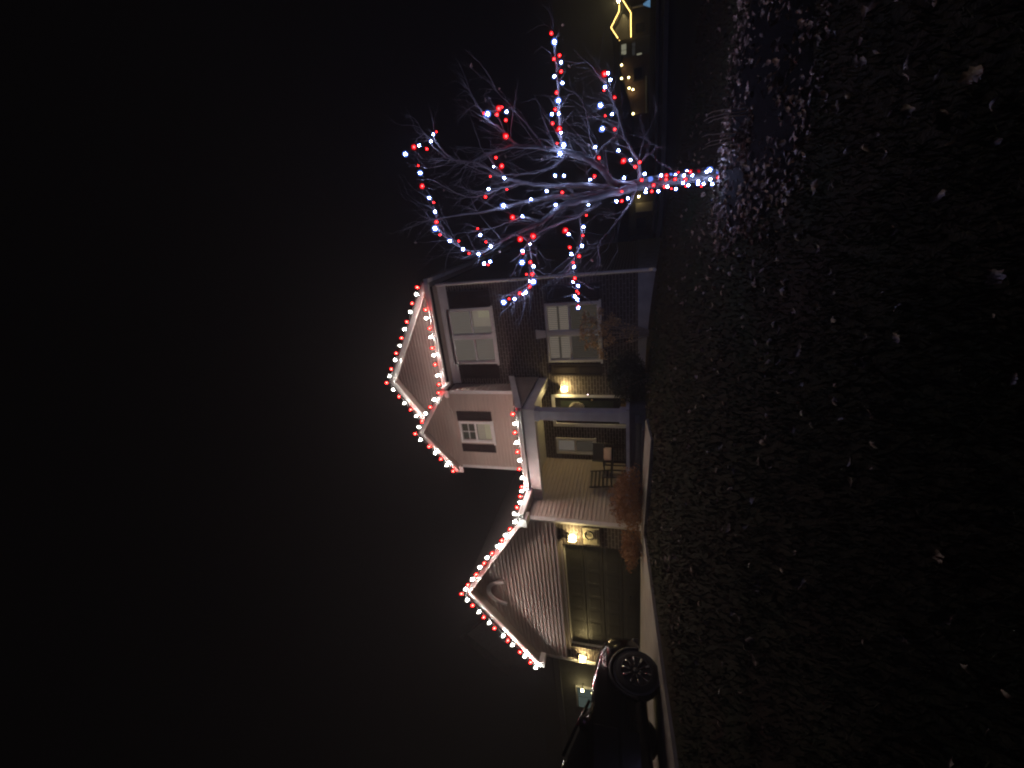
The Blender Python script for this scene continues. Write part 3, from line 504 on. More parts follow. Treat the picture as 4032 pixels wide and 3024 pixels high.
mb=MB(); mb.box(-4.89,-4.58,YP-.03,YP+.27,.251,.40); mb.build('post_base',M['post'],p,bevel=.01)
mb=MB(); mb.box(-4.88,-4.59,YP-.02,YP+.26,2.34,2.458); mb.build('post_capital',M['post'],p,bevel=.01)
mb=MB(); mb.box(XG+.03,-4.5,YP-.06,YF-.003,.19,.25); mb.build('porch_floor',M['porch'],house)
mb=MB(); mb.box(XG+.05,-4.52,YP-.085,YP-.061,.175,.253); mb.box(-4.499,-4.475,YP-.085,YF-.04,.175,.253); mb.build('floor_edge',M['post'],house)
mb=MB(); mb.box(XG+.06,-4.54,YP-.02,YF-.04,-.4,.188); mb.build('porch_skirt',M['porch'],house)
for k,(a,b,z) in enumerate(((8.72,9.11,.04),(8.42,9.11,-.10))):
    mb=MB(); mb.box(-6.75,-4.62,a,b-.002*k,z-.10,z); mb.box(-6.70,-4.66,a+.05,b-.01,z-.35,z-.10); mb.build('step',M['porch'],house)
# --- windows
def window(h,y,units,rail=.5,styles=('c_dim','c_dim'),muntin=False,parent=house,fw=.065,sill=True,blind=None,tall=None):
    a,b,c,d=h; e=.002
    mb=MB()
    mb.box(a+e,a+fw,y-.03,y+.07,c+e,d-e); mb.box(b-fw,b-e,y-.03,y+.07,c+e,d-e)
    mb.box(a+fw,b-fw,y-.03,y+.07,d-fw,d-e); mb.box(a+fw,b-fw,y-.03,y+.07,c+e,c+fw)
    if units==2:
        m=(a+b)/2; mb.box(m-.06,m+.06,y-.026,y+.07,c+fw,d-fw)
    zr=c+(d-c)*rail; cells=[(a+fw,b-fw)] if units==1 else [(a+fw,m-.06),(m+.06,b-fw)]
    for p,q in cells:
        mb.box(p,q,y-.005,y+.06,zr-.028,zr+.028)
        for s in (p,q-.03): mb.box(s,s+.03,y+.0,y+.055,c+fw,zr-.028); mb.box(s,s+.03,y+.0,y+.055,zr+.028,d-fw)
        if muntin:
            mm=(p+q)/2; mb.box(mm-.01,mm+.01,y+.01,y+.05,zr+.028,d-fw); mb.box(p+.03,q-.03,y+.012,y+.048,(zr+d)/2-.03,(zr+d)/2-.01)
    w=mb.build('window',M['trim'],parent)
    mb=MB()
    for p,q in cells:
        mb.quad((p,y+.03,c+fw),(q,y+.03,c+fw),(q,y+.03,zr),(p,y+.03,zr)); mb.quad((p,y+.02,zr),(q,y+.02,zr),(q,y+.02,d-fw),(p,y+.02,d-fw))
    mb.build('pane',M['glass'],w)
    mb=MB()
    # drawn curtains hanging in folds behind each half
    def cloth(mb,p,q,z0,z1,yb,amp=.012,n=48,per=.055):
        for i in range(n):
            u0=p+(q-p)*i/n; u1=p+(q-p)*(i+1)/n
            y0=yb+amp*math.sin(2*PI*u0/per); y1=yb+amp*math.sin(2*PI*u1/per)
            mb.quad((u0,y0,z0),(u1,y1,z0),(u1,y1,z1),(u0,y0,z1))
    for k,(z0,z1) in enumerate(((c+.02,zr),(zr,d-.02))):
        mb=MB()
        for p,q in cells: cloth(mb,p-.05,q+.05,z0,z1,y+.16)
        mb.build('curtain',M[styles[k]],w)
    if blind:
        for bl in blind:
            mb=MB(); p,q,z0,z1=bl[:4]; n=max(2,int((z1-z0)/.045))
            if len(bl)>5:
                n=int((q-p)/.05)
                for i in range(n):
                    ua=p+(q-p)*i/n; mb.quad((ua,y+.10,z0),(ua+.030,y+.12,z0),(ua+.030,y+.12,z1),(ua,y+.10,z1))
                mb.build('fold_slats',M[bl[4]],w); continue  # slats and dark gaps imitate light and shade of curtain folds
            for i in range(n):
                za=z0+(z1-z0)*i/n; mb.quad((p,y+.10,za),(q,y+.10,za),(q,y+.125,za+(z1-z0)/n*.92),(p,y+.125,za+(z1-z0)/n*.92))
            mb.build('blind',M[bl[4]],w)
    if sill:
        mb=MB(); mb.box(a-.04,b+.04,y-.06,y-.031,c-.05,c+.01); mb.build('sill',M['trim'],w)
    return w
window(UW,YF,2,.47,('c_dim','c_dim'),blind=[(-2.98,-2.47,4.02,4.58,'c_mid'),(-2.72,-2.47,4.02,4.40,'c_blind')])
window(LW,YF,2,.55,('c_dark','c_dark'),blind=[(-3.98,-3.30,1.79,2.05,'c_mid','v'),(-3.98,-3.30,2.11,2.37,'c_mid','v'),(-3.16,-2.47,1.79,2.05,'c_mid','v'),(-3.16,-2.47,2.11,2.37,'c_mid','v')])
window(SW,YS,1,.52,('c_mid','c_dark'),muntin=True,blind=[(-6.46,-5.85,4.28,4.52,'c_blind')])
window(PW,YF,1,.50,('c_dark','c_dim'))
mb=MB(); mb.prism_y([(-3.34,2.44),(-3.14,2.44),(-3.11,2.72),(-3.37,2.72)],YF-.035,YF-.002); mb.build('keystone',M['trim'],house)
mb=MB(); mb.box(-4.12,-2.34,YF-.012,YF-.002,2.425,2.64); mb.build('lintel',M['brick'],house)
def shutter(x0,x1,z0,z1,y):
    mb=MB(); t=.055
    mb.box(x0,x0+t,y-.035,y-.003,z0,z1); mb.box(x1-t,x1,y-.035,y-.003,z0,z1)
    zm=z0+(z1-z0)*.46
    for a,b in ((z0,z0+t),(zm-.03,zm+.03),(z1-t,z1)): mb.box(x0+t,x1-t,y-.034,y-.003,a,b)
    for a,b in ((z0+t,zm-.03),(zm+.03,z1-t)):
        mb.box(x0+t,x1-t,y-.014,y-.003,a,b); mb.box(x0+t+.035,x1-t-.035,y-.026,y-.0141,a+.05,b-.05)
    mb.build('shutter',M['shutter'],house)
for s in ((-4.56,-4.13,3.93,5.18,YF),(-2.36,-1.90,3.93,5.18,YF),(-4.50,-4.13,.93,2.36,YF),(-2.35,-1.90,.93,2.36,YF),(-6.84,-6.57,4.19,5.30,YS-.017),(-5.74,-5.44,4.19,5.30,YS-.017)): shutter(*s)
# --- front door
mb=MB(); a,b,c,d=DR
mb.box(a-.07,a+.03,YF-.03,YF+.09,c+.001,d+.06); mb.box(b-.03,b+.05,YF-.03,YF+.09,c+.001,d+.06); mb.box(a+.03,b-.03,YF-.03,YF+.09,d-.03,d+.06)
dr=mb.build('door_frame',M['trim'],house)
mb=MB(); mb.box(a+.03,b-.03,YF+.02,YF+.06,c+.01,d-.031); dd=mb.build('front_door',M['door'],house)
mb=MB(); mb.box(a+.17,b-.15,YF+.008,YF+.0195,c+.40,d-.20); mb.build('door_glass',M['doorglass'],dd)
mb=MB(); mb.box(a+.03+.03,b-.03-.03,YF+.012,YF+.0198,c+.03,c+.20); mb.build('kick_plate',M['brass'],dd)
mb=MB(); mb.ball((b-.10,YF-.03,c+1.0),.03); mb.tube([(b-.10,YF-.03,c+1.0),(b-.10,YF+.02,c+1.0)],.012); mb.build('knob',M['brass'],dd,True)

# ------------------------------------------------------------------ things on the house
w=thing('wreath','round pale wreath with a plaque hanging on the dark front door','wreath',-5.55,YF-.02,1.69)
mb=MB()
for k in range(70):
    a=random.uniform(0,2*PI); pts=[]
    r0=.20+random.uniform(-.025,.03)
    for t in range(7):
        aa=a+t*.16; rr=r0+.02*math.sin(t*1.3+k); pts.append((-5.55+rr*math.cos(aa),YF-.03+random.uniform(-.02,.012),1.69+rr*math.sin(aa)))
    mb.tube(pts,[.012]*5+[.008,.003],4)
mb.build('vine_ring',M['wreath'],w,True)
mb=MB(); mb.disc((-5.55,YF-.012,1.69),.165,.012); pl=mb.build('plaque',M['cream'],w)
mb=MB(); mb.box(-5.64,-5.61,YF-.024,YF-.0185,1.62,1.76); mb.box(-5.53,-5.50,YF-.024,YF-.0185,1.62,1.76); mb.box(-5.609,-5.531,YF-.024,YF-.0185,1.68,1.70); mb.build('mark',M['ink'],pl)
mb=MB(); mb.box(-5.09,-5.05,YF-.025,YF-.003,1.29,1.39); db=tag(mb.build('doorbell',M['ink']),'small doorbell with a glowing pink button beside the front door','doorbell')
mb=MB(); mb.ball((-5.07,YF-.028,1.36),.013); mb.build('button',M['led'],db)

def lantern(x,y,z,label):
    t=thing('wall_lantern',label,'wall lantern',x,y,z,'lit lanterns on the house walls')
    mb=MB(); mb.box(x-.06,x+.06,y-.02,y-.002,z-.12,z+.14); mb.build('back_plate',M['metal'],t)
    mb=MB(); mb.tube([(x,y-.02,z+.10),(x,y-.08,z+.20),(x,y-.13,z+.20),(x,y-.13,z+.16)],.010,6); mb.build('arm',M['metal'],t)
    yc=y-.13; mb=MB()
    for sx,sy in ((-1,-1),(1,-1),(1,1),(-1,1)):
        mb.tube([(x+sx*.055,yc+sy*.055,z-.13),(x+sx*.075,yc+sy*.075,z+.09)],.006,4)
    for zz,r in ((-.13,.055),(.09,.075)):
        q=[(x-r,yc-r,z+zz),(x+r,yc-r,z+zz),(x+r,yc+r,z+zz),(x-r,yc+r,z+zz)]
        for i in range(4): mb.tube([q[i],q[(i+1)%4]],.006,4)
    mb.build('cage',M['metal'],t)
    mb=MB(); mb.add([(x-.085,yc-.085,z+.095),(x+.085,yc-.085,z+.095),(x+.085,yc+.085,z+.095),(x-.085,yc+.085,z+.095),(x,yc,z+.165)],[(0,1,4),(1,2,4),(2,3,4),(3,0,4),(3,2,1,0)]); mb.build('cap',M['metal'],t)
    mb=MB()
    P=[(x-.055,yc-.055,z-.128),(x+.055,yc-.055,z-.128),(x+.055,yc+.055,z-.128),(x-.055,yc+.055,z-.128),(x-.074,yc-.074,z+.088),(x+.074,yc-.074,z+.088),(x+.074,yc+.074,z+.088),(x-.074,yc+.074,z+.088)]
    for i in range(4): mb.quad(P[i],P[(i+1)%4],P[4+(i+1)%4],P[4+i])
    mb.build('glass',M['seeded'],t)
    mb=MB(); mb.ball((x,yc,z-.015),.052,.052,.065,12,8); mb.build('bulb',M['lantern'],t,True)
    return t
lantern(-4.86,YF,2.02,'lit wall lantern on the brick between the front door and the shutter')
lantern(-7.66,YG,1.56,'lit wall lantern above the cream board beside the garage door')
lantern(-12.06,YG,1.52,'lit wall lantern at the end of the garage wall over the black car')

sg=thing('house_sign','dark oval sign ring on a cream board in place of lamp-lit siding, under the lantern by the garage','sign',-7.64,YG,1.09)
mb=MB(); mb.box(-7.90,-7.38,YG-.03,YG-.002,.89,1.30); mb.build('board',M['cream'],sg,bevel=.006)  # cream colour stands in for pier siding lit by the lantern
mb=MB(); pts=[(-7.60+.125*math.cos(2*PI*k/32),YG-.034,1.145+.105*math.sin(2*PI*k/32)) for k in range(33)]; mb.tube(pts,.011,6); mb.build('oval_ring',M['ink'],sg,True)
mb=MB()
for k in range(3): mb.hexa([(-7.655+k*.04,YG-.036,1.08),(-7.645+k*.04,YG-.036,1.08),(-7.645+k*.04,YG-.0305,1.08),(-7.655+k*.04,YG-.0305,1.08),(-7.625+k*.04,YG-.036,1.20),(-7.615+k*.04,YG-.036,1.20),(-7.615+k*.04,YG-.0305,1.20),(-7.625+k*.04,YG-.0305,1.20)])
mb.box(-7.72,-7.42,YG-.036,YG-.0305,.985,1.0); mb.box(-7.78,-7.70,YG-.036,YG-.0305,1.17,1.182); mb.box(-7.78,-7.70,YG-.036,YG-.0305,1.10,1.112); 
for k in range(3): mb.box(-7.86,-7.42,YG-.036,YG-.0305,.905+k*.02,.911+k*.02)
mb.build('lettering',M['ink'],sg)

# ------------------------------------------------------------------ porch furniture
def rocker(name,label,x,y,z,rot,solid):
    t=thing(name,label,'chair',x,y,z,'chairs on the porch')
    ca,sa=math.cos(rot),math.sin(rot)
    X=lambda p:(x+p[0]*ca-p[1]*sa,y+p[0]*sa+p[1]*ca,z+p[2])
    def B(*a): m=MB(X); m.box(*a); return m
    def leg(p): m=MB(X); m.tube(p,.022,6); m.build('leg',M['chair'],t)
    B(-.27,.27,-.26,.24,.38,.42).build('seat',M['chair'],t)
    for s in (-1,1):
        leg([(s*.25,-.24,.05),(s*.25,-.22,.62)]); leg([(s*.25,.22,.05),(s*.25,.22,.40),(s*.25,.34,1.0)])
        m=MB(X); m.box(s*.25-.035,s*.25+.035,-.28,.26,.60,.63); m.build('armrest',M['chair'],t)
        m=MB(X); m.tube([(s*.25,-.45,.10),(s*.25,-.2,.03),(s*.25,.1,.02),(s*.25,.5,.12)],.02,6); m.build('rocker',M['chair'],t)
    m=MB(X)
    if solid:
        m.hexa([(-.25,.215,.42),(.25,.215,.42),(.25,.24,.42),(-.25,.24,.42),(-.25,.325,.98),(.25,.325,.98),(.25,.35,.98),(-.25,.35,.98)])
    else:
        for k in range(5):
            zz=.50+k*.105; yy=.225+(zz-.42)*.19
            m.hexa([(-.24,yy,zz),(.24,yy,zz),(.24,yy+.018,zz),(-.24,yy+.018,zz),(-.24,yy+.012,zz+.062),(.24,yy+.012,zz+.062),(.24,yy+.03,zz+.062),(-.24,yy+.03,zz+.062)])
    m.build('backrest',M['chair'],t)
    return t
rocker('rocking_chair','dark rocking chair with a solid back and pink pillow on the porch',-6.53,10.42,.25,.40,True)
rocker('rocking_chair','dark slat-backed rocking chair standing sideways behind the rust coloured shrub',-6.72,9.78,.25,1.15,False)
mb=MB(); bx=(-6.50,10.42,.78)
n=14
for sgn in (-1,1):
    b=len(mb.v)
    for j in range(n+1):
        for i in range(n+1):
            u=-1+2*i/n; v=-1+2*j/n
            th=.075*((1-u**4)*(1-v**4))**.5
            px=u*.21*(1-.06*(1-abs(v))); py=sgn*th+.09*v-.05; mb.v.append((bx[0]+px*.92-py*.39,bx[1]+px*.39+py*.92,bx[2]+v*.125*(1-.08*(1-abs(u)))))
    for j in range(n):
        for i in range(n): mb.f.append((b+j*(n+1)+i,b+j*(n+1)+i+1,b+(j+1)*(n+1)+i+1,b+(j+1)*(n+1)+i))
tag(mb.build('pillow',M['pillow'],None,True),'plump pink pillow propped on the solid-backed rocking chair','pillow')
p=thing('plant_pot','small white pot on the porch floor below the front door','plant pot',-5.36,10.75,.25)
mb=MB(); mb.tube([(-5.36,10.75,.252),(-5.36,10.75,.42),(-5.36,10.75,.44)],[.075,.11,.12],14); mb.build('pot',M['trim'],p,True)
mb=MB()
for k in range(60):
    a=random.uniform(0,6.28); r=random.uniform(0,.10); x=-5.36+r*math.cos(a); y=10.75+r*math.sin(a); z=.43+random.uniform(.01,.14)
    s=.03; d=Vector((random.uniform(-1,1),random.uniform(-1,1),random.uniform(-.2,1))).normalized(); e=d.orthogonal().normalized()
    c0=Vector((x,y,z)); mb.quad(c0-e*s*.5,c0+d*s,c0+e*s*.5,c0-d*s*.6)
mb.build('foliage',M['evergreen'],p)

# ------------------------------------------------------------------ shrubs
def leaf_quad(mb,c,s,up=.3,asp=.55):
    d=Vector((random.gauss(0,1),random.gauss(0,1),random.gauss(0,1)+up)).normalized(); e=d.orthogonal().normalized()
    e=(Matrix.Rotation(random.uniform(0,6.28),3,d)@e); c=Vector(c); nrm=d.cross(e)*s*.12
    mb.add([c-d*s*.5,c+e*s*asp*.5+nrm,c+d*s*.5,c-e*s*asp*.5+nrm],[(0,1,2),(0,2,3)])
def shrub(name,label,cat,x,y,z,rx,ry,rz,n,leaf,mat,stems=9,lump=.25,ls=.04,hollow=.35):
    t=thing(name,label,cat,x,y,z)
    mb=MB(); mc=MB()
    for k in range(stems):
        a=random.uniform(0,6.28); r=random.uniform(.2,.9); tip=(x+rx*r*math.cos(a),y+ry*r*math.sin(a),z+rz*random.uniform(1.1,1.9)*(1-.3*r))
        mid=((x*.6+tip[0]*.4),(y*.6+tip[1]*.4),z+rz*.5); mb.tube([(x+.05*math.cos(a),y+.05*math.sin(a),z-.05),mid,tip],[.014,.009,.003],5)
    mb.build('stems',M['deadstem'],t)
    sd=random.uniform(0,99)
    for k in range(n):
        while True:
            p=Vector((random.uniform(-1,1),random.uniform(-1,1),random.uniform(-1,1)))
            L=p.length
            if hollow<L<1: break
        f=1+lump*mnoise.noise(p.normalized()*1.8+Vector((sd,0,0)))*1.6+random.gauss(0,.04)
        mc_c=(x+p.x*rx*f,y+p.y*ry*f,z+rz+p.z*rz*f)
        if mc_c[2]<z+.0: continue
        leaf_quad(mc,mc_c,ls*random.uniform(.6,1.4))
    mc.build('foliage',mat,t)
    return t
shrub('evergreen_shrub','dark round evergreen shrub in front of the porch lantern wall','shrub',-3.93,9.75,g1(-3.93,9.75)-.02,.66,.56,.47,9500,.03,M['evergreen'],8,.12,.040,.35)
shrub('rust_shrub','rust brown shrub beside the porch steps against the garage side wall','shrub',-6.25,8.15,g1(-6.25,8.15),.70,.52,.37,4600,.05,M['brownleaf'],14,.35,.05,.3)
shrub('rust_shrub','low rust brown shrub at the garage corner under the cream board','shrub',-7.35,7.85,g1(-7.35,7.85)+.05,.52,.33,.24,2000,.05,M['brownleaf'],10,.35,.05,.3)
# faded flowering shrub under the lower window: bare stems with drooping heads
fx,fy=-3.15,10.72; fz=g1(fx,fy)
fs=thing('faded_shrub','tall dry shrub with tan flower heads in front of the lower window','shrub',fx,fy,fz)
ms=MB(); mh=MB()
for k in range(26):
    a=random.uniform(0,6.28); r=random.uniform(.1,.55); h=random.uniform(.95,2.02)*(1-.35*r); h=min(h,1.95)
    tip=Vector((fx+r*math.cos(a)*1.1,fy+r*math.sin(a)*.45,fz+h)); mid=Vector((fx,fy,fz))*.45+tip*.55+Vector((random.gauss(0,.04),0,.10))
    ms.tube([(fx+.06*math.cos(a),fy+.04*math.sin(a),fz-.05),mid,tip],[.009,.006,.003],4)
    for q in range(random.randint(30,70)):
        leaf_quad(mh,(tip.x+random.gauss(0,.07),tip.y+random.gauss(0,.05),tip.z-abs(random.gauss(0,.08))),random.uniform(.04,.09),0)
    for q in range(9):
        s=random.uniform(.35,1); pp=Vector((fx,fy,fz))*(1-s)+mid*s if s<.7 else mid*(1-s)+tip*s
        leaf_quad(mh,(pp.x+random.gauss(0,.03),pp.y+random.gauss(0,.03),pp.z),random.uniform(.04,.08),-.3)
ms.build('stems',M['deadstem'],fs); mh.build('flower_heads',M['tanleaf'],fs)
# bare canes beside the trunk
bx_,by_=.62,6.02
for i,(dx,dy,n,lab) in enumerate(((.0,0,3,'small clump of bare pale canes beside the lit trunk, nearer it'),(.26,.08,3,'small clump of bare pale canes beyond the leaf pile, farther from the lit trunk'))):
    X0,Y0=bx_-.16+dx,by_+dy; Z0=g1(X0,Y0)+.06
    mb=MB()
    for k in range(n):
        a=random.uniform(-.12,.08)+.10*k; h=random.uniform(.38,.48)
        mb.tube([(X0+.035*k,Y0+random.uniform(-.04,.04),Z0-.05),(X0+.035*k+a*.12,Y0,Z0+h*.5),(X0+.035*k-.02+a*.30,Y0+.02,Z0+h*.85),(X0+.035*k-.05+a*.35,Y0+.02,Z0+h)],[.007,.006,.005,.002],5)
    tag(mb.build('bare_canes',M['deadstem'],None,True),lab,'plant','bare canes by the tree')

# ------------------------------------------------------------------ the lit tree
def sm(rows,k=5):
    out=[]
    n=len(rows)
    for i in range(n-1):
        p0,p1,p2,p3=[np.array(rows[min(max(j,0),n-1)]) for j in (i-1,i,i+1,i+2)]
        for q in range(k):
            t=q/k; out.append(.5*((2*p1)+(-p0+p2)*t+(2*p0-5*p1+4*p2-p3)*t*t+(-p0+3*p1-3*p2+p3)*t**3))
    out.append(np.array(rows[-1])); return out
tree=thing('bare_tree','small bare tree wrapped in red and icy white lights on the leafy bed','tree',TX,TY,g1(TX,TY))
TREEPTS=[]
def twig(mb,p,d,L,r,depth):
    pts=[p.copy()]; dd=d.copy(); n=5
    for i in range(n):
        dd=(dd+Vector((random.gauss(0,.17),random.gauss(0,.17),random.gauss(0,.14)+.06))).normalized()
        pts.append(pts[-1]+dd*L/n)
    mb.tube(pts,[r*(1-.8*i/n) for i in range(n+1)],4,False)
    if depth>0:
        for i in range(random.randint(1,2) if L>.2 else random.randint(0,1)):
            k=random.randint(1,n-1); ax=Vector((random.gauss(0,1),random.gauss(0,1),random.gauss(0,1))).normalized()
            nd=(Matrix.Rotation(random.uniform(.4,.95),3,ax)@dd).normalized()
            twig(mb,pts[k],nd,L*random.uniform(.45,.7),r*.6,depth-1)
    return pts
dl=MB()
for nm,rows in LIMBS:
    P=sm(rows,5); mb=MB()
    if nm=='trunk':
        P=[p*np.array([1,1,1,1]) for p in P]
        base=P[0].copy(); base[2]=g1(base[0],base[1])-.05; base[3]*=1.35; P=[base]+P[1:]
    wob=[Vector((0,0,0)) if nm=='trunk' else Vector((random.gauss(0,.006),random.gauss(0,.006),random.gauss(0,.006))) for _ in P]
    pts=[Vector(p[:3])+w for p,w in zip(P,wob)]; rad=[max(.003,p[3]) for p in P]
    mb.tube(pts,rad,10 if nm=='trunk' else 7)
    if nm!='trunk':
        L=len(pts)
        for i in range(2,L):
            d=(pts[i]-pts[i-1]).normalized(); fr=i/L
            for q in range(random.choice((0,1,1))):
                ax=Vector((random.gauss(0,1),random.gauss(0,1),random.gauss(0,1))).normalized()
                nd=(Matrix.Rotation(random.uniform(.35,1.05),3,ax)@d).normalized(); nd.z+=.12; nd.normalize()
                ln=random.uniform(.22,.72)*(1.15-.35*fr)
                if nd.z<-.3: ln*=.7
                tp=twig(mb,pts[i],nd,ln,min(.0085,max(.0042,rad[i]*.40)),2)
                if random.random()<.10:
                    c=tp[-1]; 
                    for _ in range(1): leaf_quad(dl,c+Vector((0,0,-.02)),random.uniform(.04,.075),-.5,.6)
        twig(mb,pts[-1],(pts[-1]-pts[-3]).normalized(),.08 if nm=='h' else .22,rad[-1],1)
        mb.build('limb',M['bark'],tree,True)
    else: mb.build('trunk',M['trunkbark'],tree,True)
dl.build('clinging_leaves',M['leafpale'],tree)

# ------------------------------------------------------------------ light strings
def bulb_mesh(name,mat,r,h):
    mb=MB(); mb.ball((0,0,-EYE+h*.2),r,r,h,8,6)
    for i,p in enumerate(mb.v):
        z=p[2]+EYE-h*.2
        if z>0: mb.v[i]=(p[0]*(1-.35*z/h),p[1]*(1-.35*z/h),p[2])
    me=bpy.data.meshes.new(name); me.from_pydata([(x,y,z+EYE) for x,y,z in mb.v],[],mb.f); me.materials.append(mat)
    me.polygons.foreach_set('use_smooth',[True]*len(me.polygons)); return me
BR=bulb_mesh('bulb_red',M['red'],.054,.070); BW=bulb_mesh('bulb_white',M['white'],.056,.072)  # shells made larger than real bulbs so their glow imitates bloom
CORE={c:bulb_mesh('filament',M['filament' if c=='W' else 'filamentr'],.028 if c=='W' else .022,.036 if c=='W' else .030) for c in 'RW'}; LED={(c,s):bulb_mesh('led',M['ledcore' if c=='W' else 'ledcorer'],(.0075,.0120,.0170)[s],(.0075,.0120,.0170)[s]) for c in 'RW' for s in (0,1,2)}
TB={(c,s):bulb_mesh('tree_bulb',M['redt' if c=='R' else 'whitet'],(.017,.027,.042)[s],(.019,.031,.046)[s]) for c in 'RW' for s in (0,1,2)}
def place_bulb(me,parent,p,label,tilt,core):
    o=bpy.data.objects.new('bulb',me); COL.objects.link(o); o.parent=parent
    o.location=(p[0]-parent.location.x,p[1]-parent.location.y,p[2]+EYE-parent.location.z); o.rotation_euler=tilt; o['label']=label
    f=bpy.data.objects.new('filament',core); COL.objects.link(f); f.parent=o
def light_string(label,segs,group='red and white bulb strings along the house edges'):
    """segs: list of (start, end, number of steps, first colour, tilt)"""
    p0=segs[0][0]; t=thing('string_lights',label,'string lights',p0[0],p0[1],p0[2],group)
    mb=MB()
    for a,b,n,c,tilt,skip in segs:
        a=Vector(a); b=Vector(b); pts=[]
        for i in range(n+1):
            p=a.lerp(b,i/n)+(b-a).normalized()*random.gauss(0,.022)+Vector((0,random.gauss(0,.010),random.gauss(0,.014)))
            pts.append(p)
            if i==0 and skip: continue
            col=c if i%2==0 else ('W' if c=='R' else 'R')
            place_bulb(BR if col=='R' else BW,t,p,'red glowing bulb' if col=='R' else 'white glowing bulb',(tilt[0]+random.gauss(0,.35),tilt[1]+random.gauss(0,.35),0),CORE[col])
        fine=[]
        for i in range(n):
            for q in range(3):
                s=q/3; fine.append(pts[i].lerp(pts[i+1],s)+Vector((0,.015,-.03-.02*math.sin(PI*s))))
        fine.append(pts[-1]+Vector((0,.015,-.03))); mb.tube(fine,.004,4)
    mb.build('cord',M['wire'],t)
BY=YD-.09
light_string('red and white bulb string along both slopes of the garage gable',[((-7.05,BY,2.885),(-9.81,BY,4.785),13,'W',(.5,.3,),False),((-9.81,BY,4.785),(-12.36,BY,2.83),13,'R',(.5,-.3),True)])
light_string('red and white bulb string along the porch gutter and around to the garage corner',[((-4.63,9.06,2.965),(-6.80,9.06,2.945),8,'R',(.6,0),False),((-6.89,8.98,2.935),(-6.90,8.10,2.91),4,'W',(0,.6),False)])
light_string('red and white bulb string on the slopes of the high main gable',[((-1.60,10.80,5.80),(-4.53,10.80,7.53),12,'R',(.5,.3),False),((-4.53,10.80,7.53),(-5.87,10.80,6.60),6,'R',(.5,-.3),True)])
light_string('red and white bulb string along the level gutter below the high main gable',[((-2.22,10.74,5.70),(-4.52,10.74,5.70),8,'R',(.6,0),False)])
light_string('red and white bulb string on the small gable over the porch roof',[((-4.64,10.34,5.60),(-6.05,10.34,6.62),6,'R',(.5,.3),False),((-6.05,10.34,6.62),(-7.36,10.34,5.57),6,'R',(.5,-.3),True)])
TL={'top':'string of red and white lights over the highest twigs of the bare tree','upper':'string of red and white lights through the middle of the bare tree crown',
 'lowleft':'string of red and white lights on the branch hanging before the upper window','droop':'string of red and white lights on the branch hanging before the lower window',
 'long':'string of red and white lights up the longest side branch, away from the house','right':'string of red and white lights on the low side branches above the bare canes','trunk':'string of red and white lights wound thickly round the tree trunk'}
for k,L in TREE_LIGHTS.items():
    t=thing('string_lights',TL[k],'string lights',*L[0][:3],'light strings in the bare tree')
    pts=[]
    for (x,y,z,c,s) in L:
        p=Vector((x,y,z))
        if k=='trunk' and z<.1:
            pass
        pts.append(p)
        place_bulb(TB[(c,s)],t,p,'red glowing bulb' if c=='R' else 'icy white glowing bulb',(random.uniform(-1.2,1.2),random.uniform(-1.2,1.2),0),LED[(c,s)])
    mb=MB(); fine=[]
    for i in range(len(pts)-1):
        d=(pts[i+1]-pts[i]).length
        for q in range(3): s=q/3; fine.append(pts[i].lerp(pts[i+1],s)+Vector((0,.03,-.10*d*math.sin(PI*s))))
    fine.append(pts[-1]); mb.tube(fine,.0022,4); mb.build('cord',M['wire'],t)

# ------------------------------------------------------------------ grass and fallen leaves
def in_view(x,y,z):
    yaw,pit=-.39918,.28586
    c,s=math.cos(yaw),math.sin(yaw); f=(s*math.cos(pit),c*math.cos(pit),math.sin(pit)); r=(c,-s); 
    d=x*f[0]+y*f[1]+z*f[2]
    if d<.3: return None
    u=(-s*math.sin(pit),-c*math.sin(pit),math.cos(pit))
    a=(x*r[0]+y*r[1])/d*920/829.5; b=(x*u[0]+y*u[1]+z*u[2])/d*920/1106
    return d if abs(a)<1.05 and abs(b)<1.05 else None
V=[];F=[]
n=0
while n<42000:
    d=1.6+8.5*random.random()**1.5; a=-.39918+random.uniform(-.78,.78); x=d*math.sin(a)/math.cos(a+.39918)**.3; y=d*math.cos(a)/math.cos(a+.39918)**.3
    if x<-6.6 or y>10.4 or (x<-4.3 and y>7.5): continue
    if math.hypot((x-cx0)/1.15,y-cy0)<bedR(math.atan2(y-cy0,(x-cx0)/1.15))*.97: continue
    z=g1(x,y)+bump(x,y); h=random.uniform(.025,.065); t=random.uniform(0,6.28); w=.004+.0012*d; lx=random.gauss(0,.025); ly=random.gauss(0,.025)
    b=len(V); V+= [(x-w*math.cos(t),y-w*math.sin(t),z-.005),(x+w*math.cos(t),y+w*math.sin(t),z-.005),(x+lx,y+ly,z+h)]; F.append((b,b+1,b+2)); n+=1
mb=MB(); mb.v=V; mb.f=F; kind(mb.build('grass',M['grass']),'stuff')

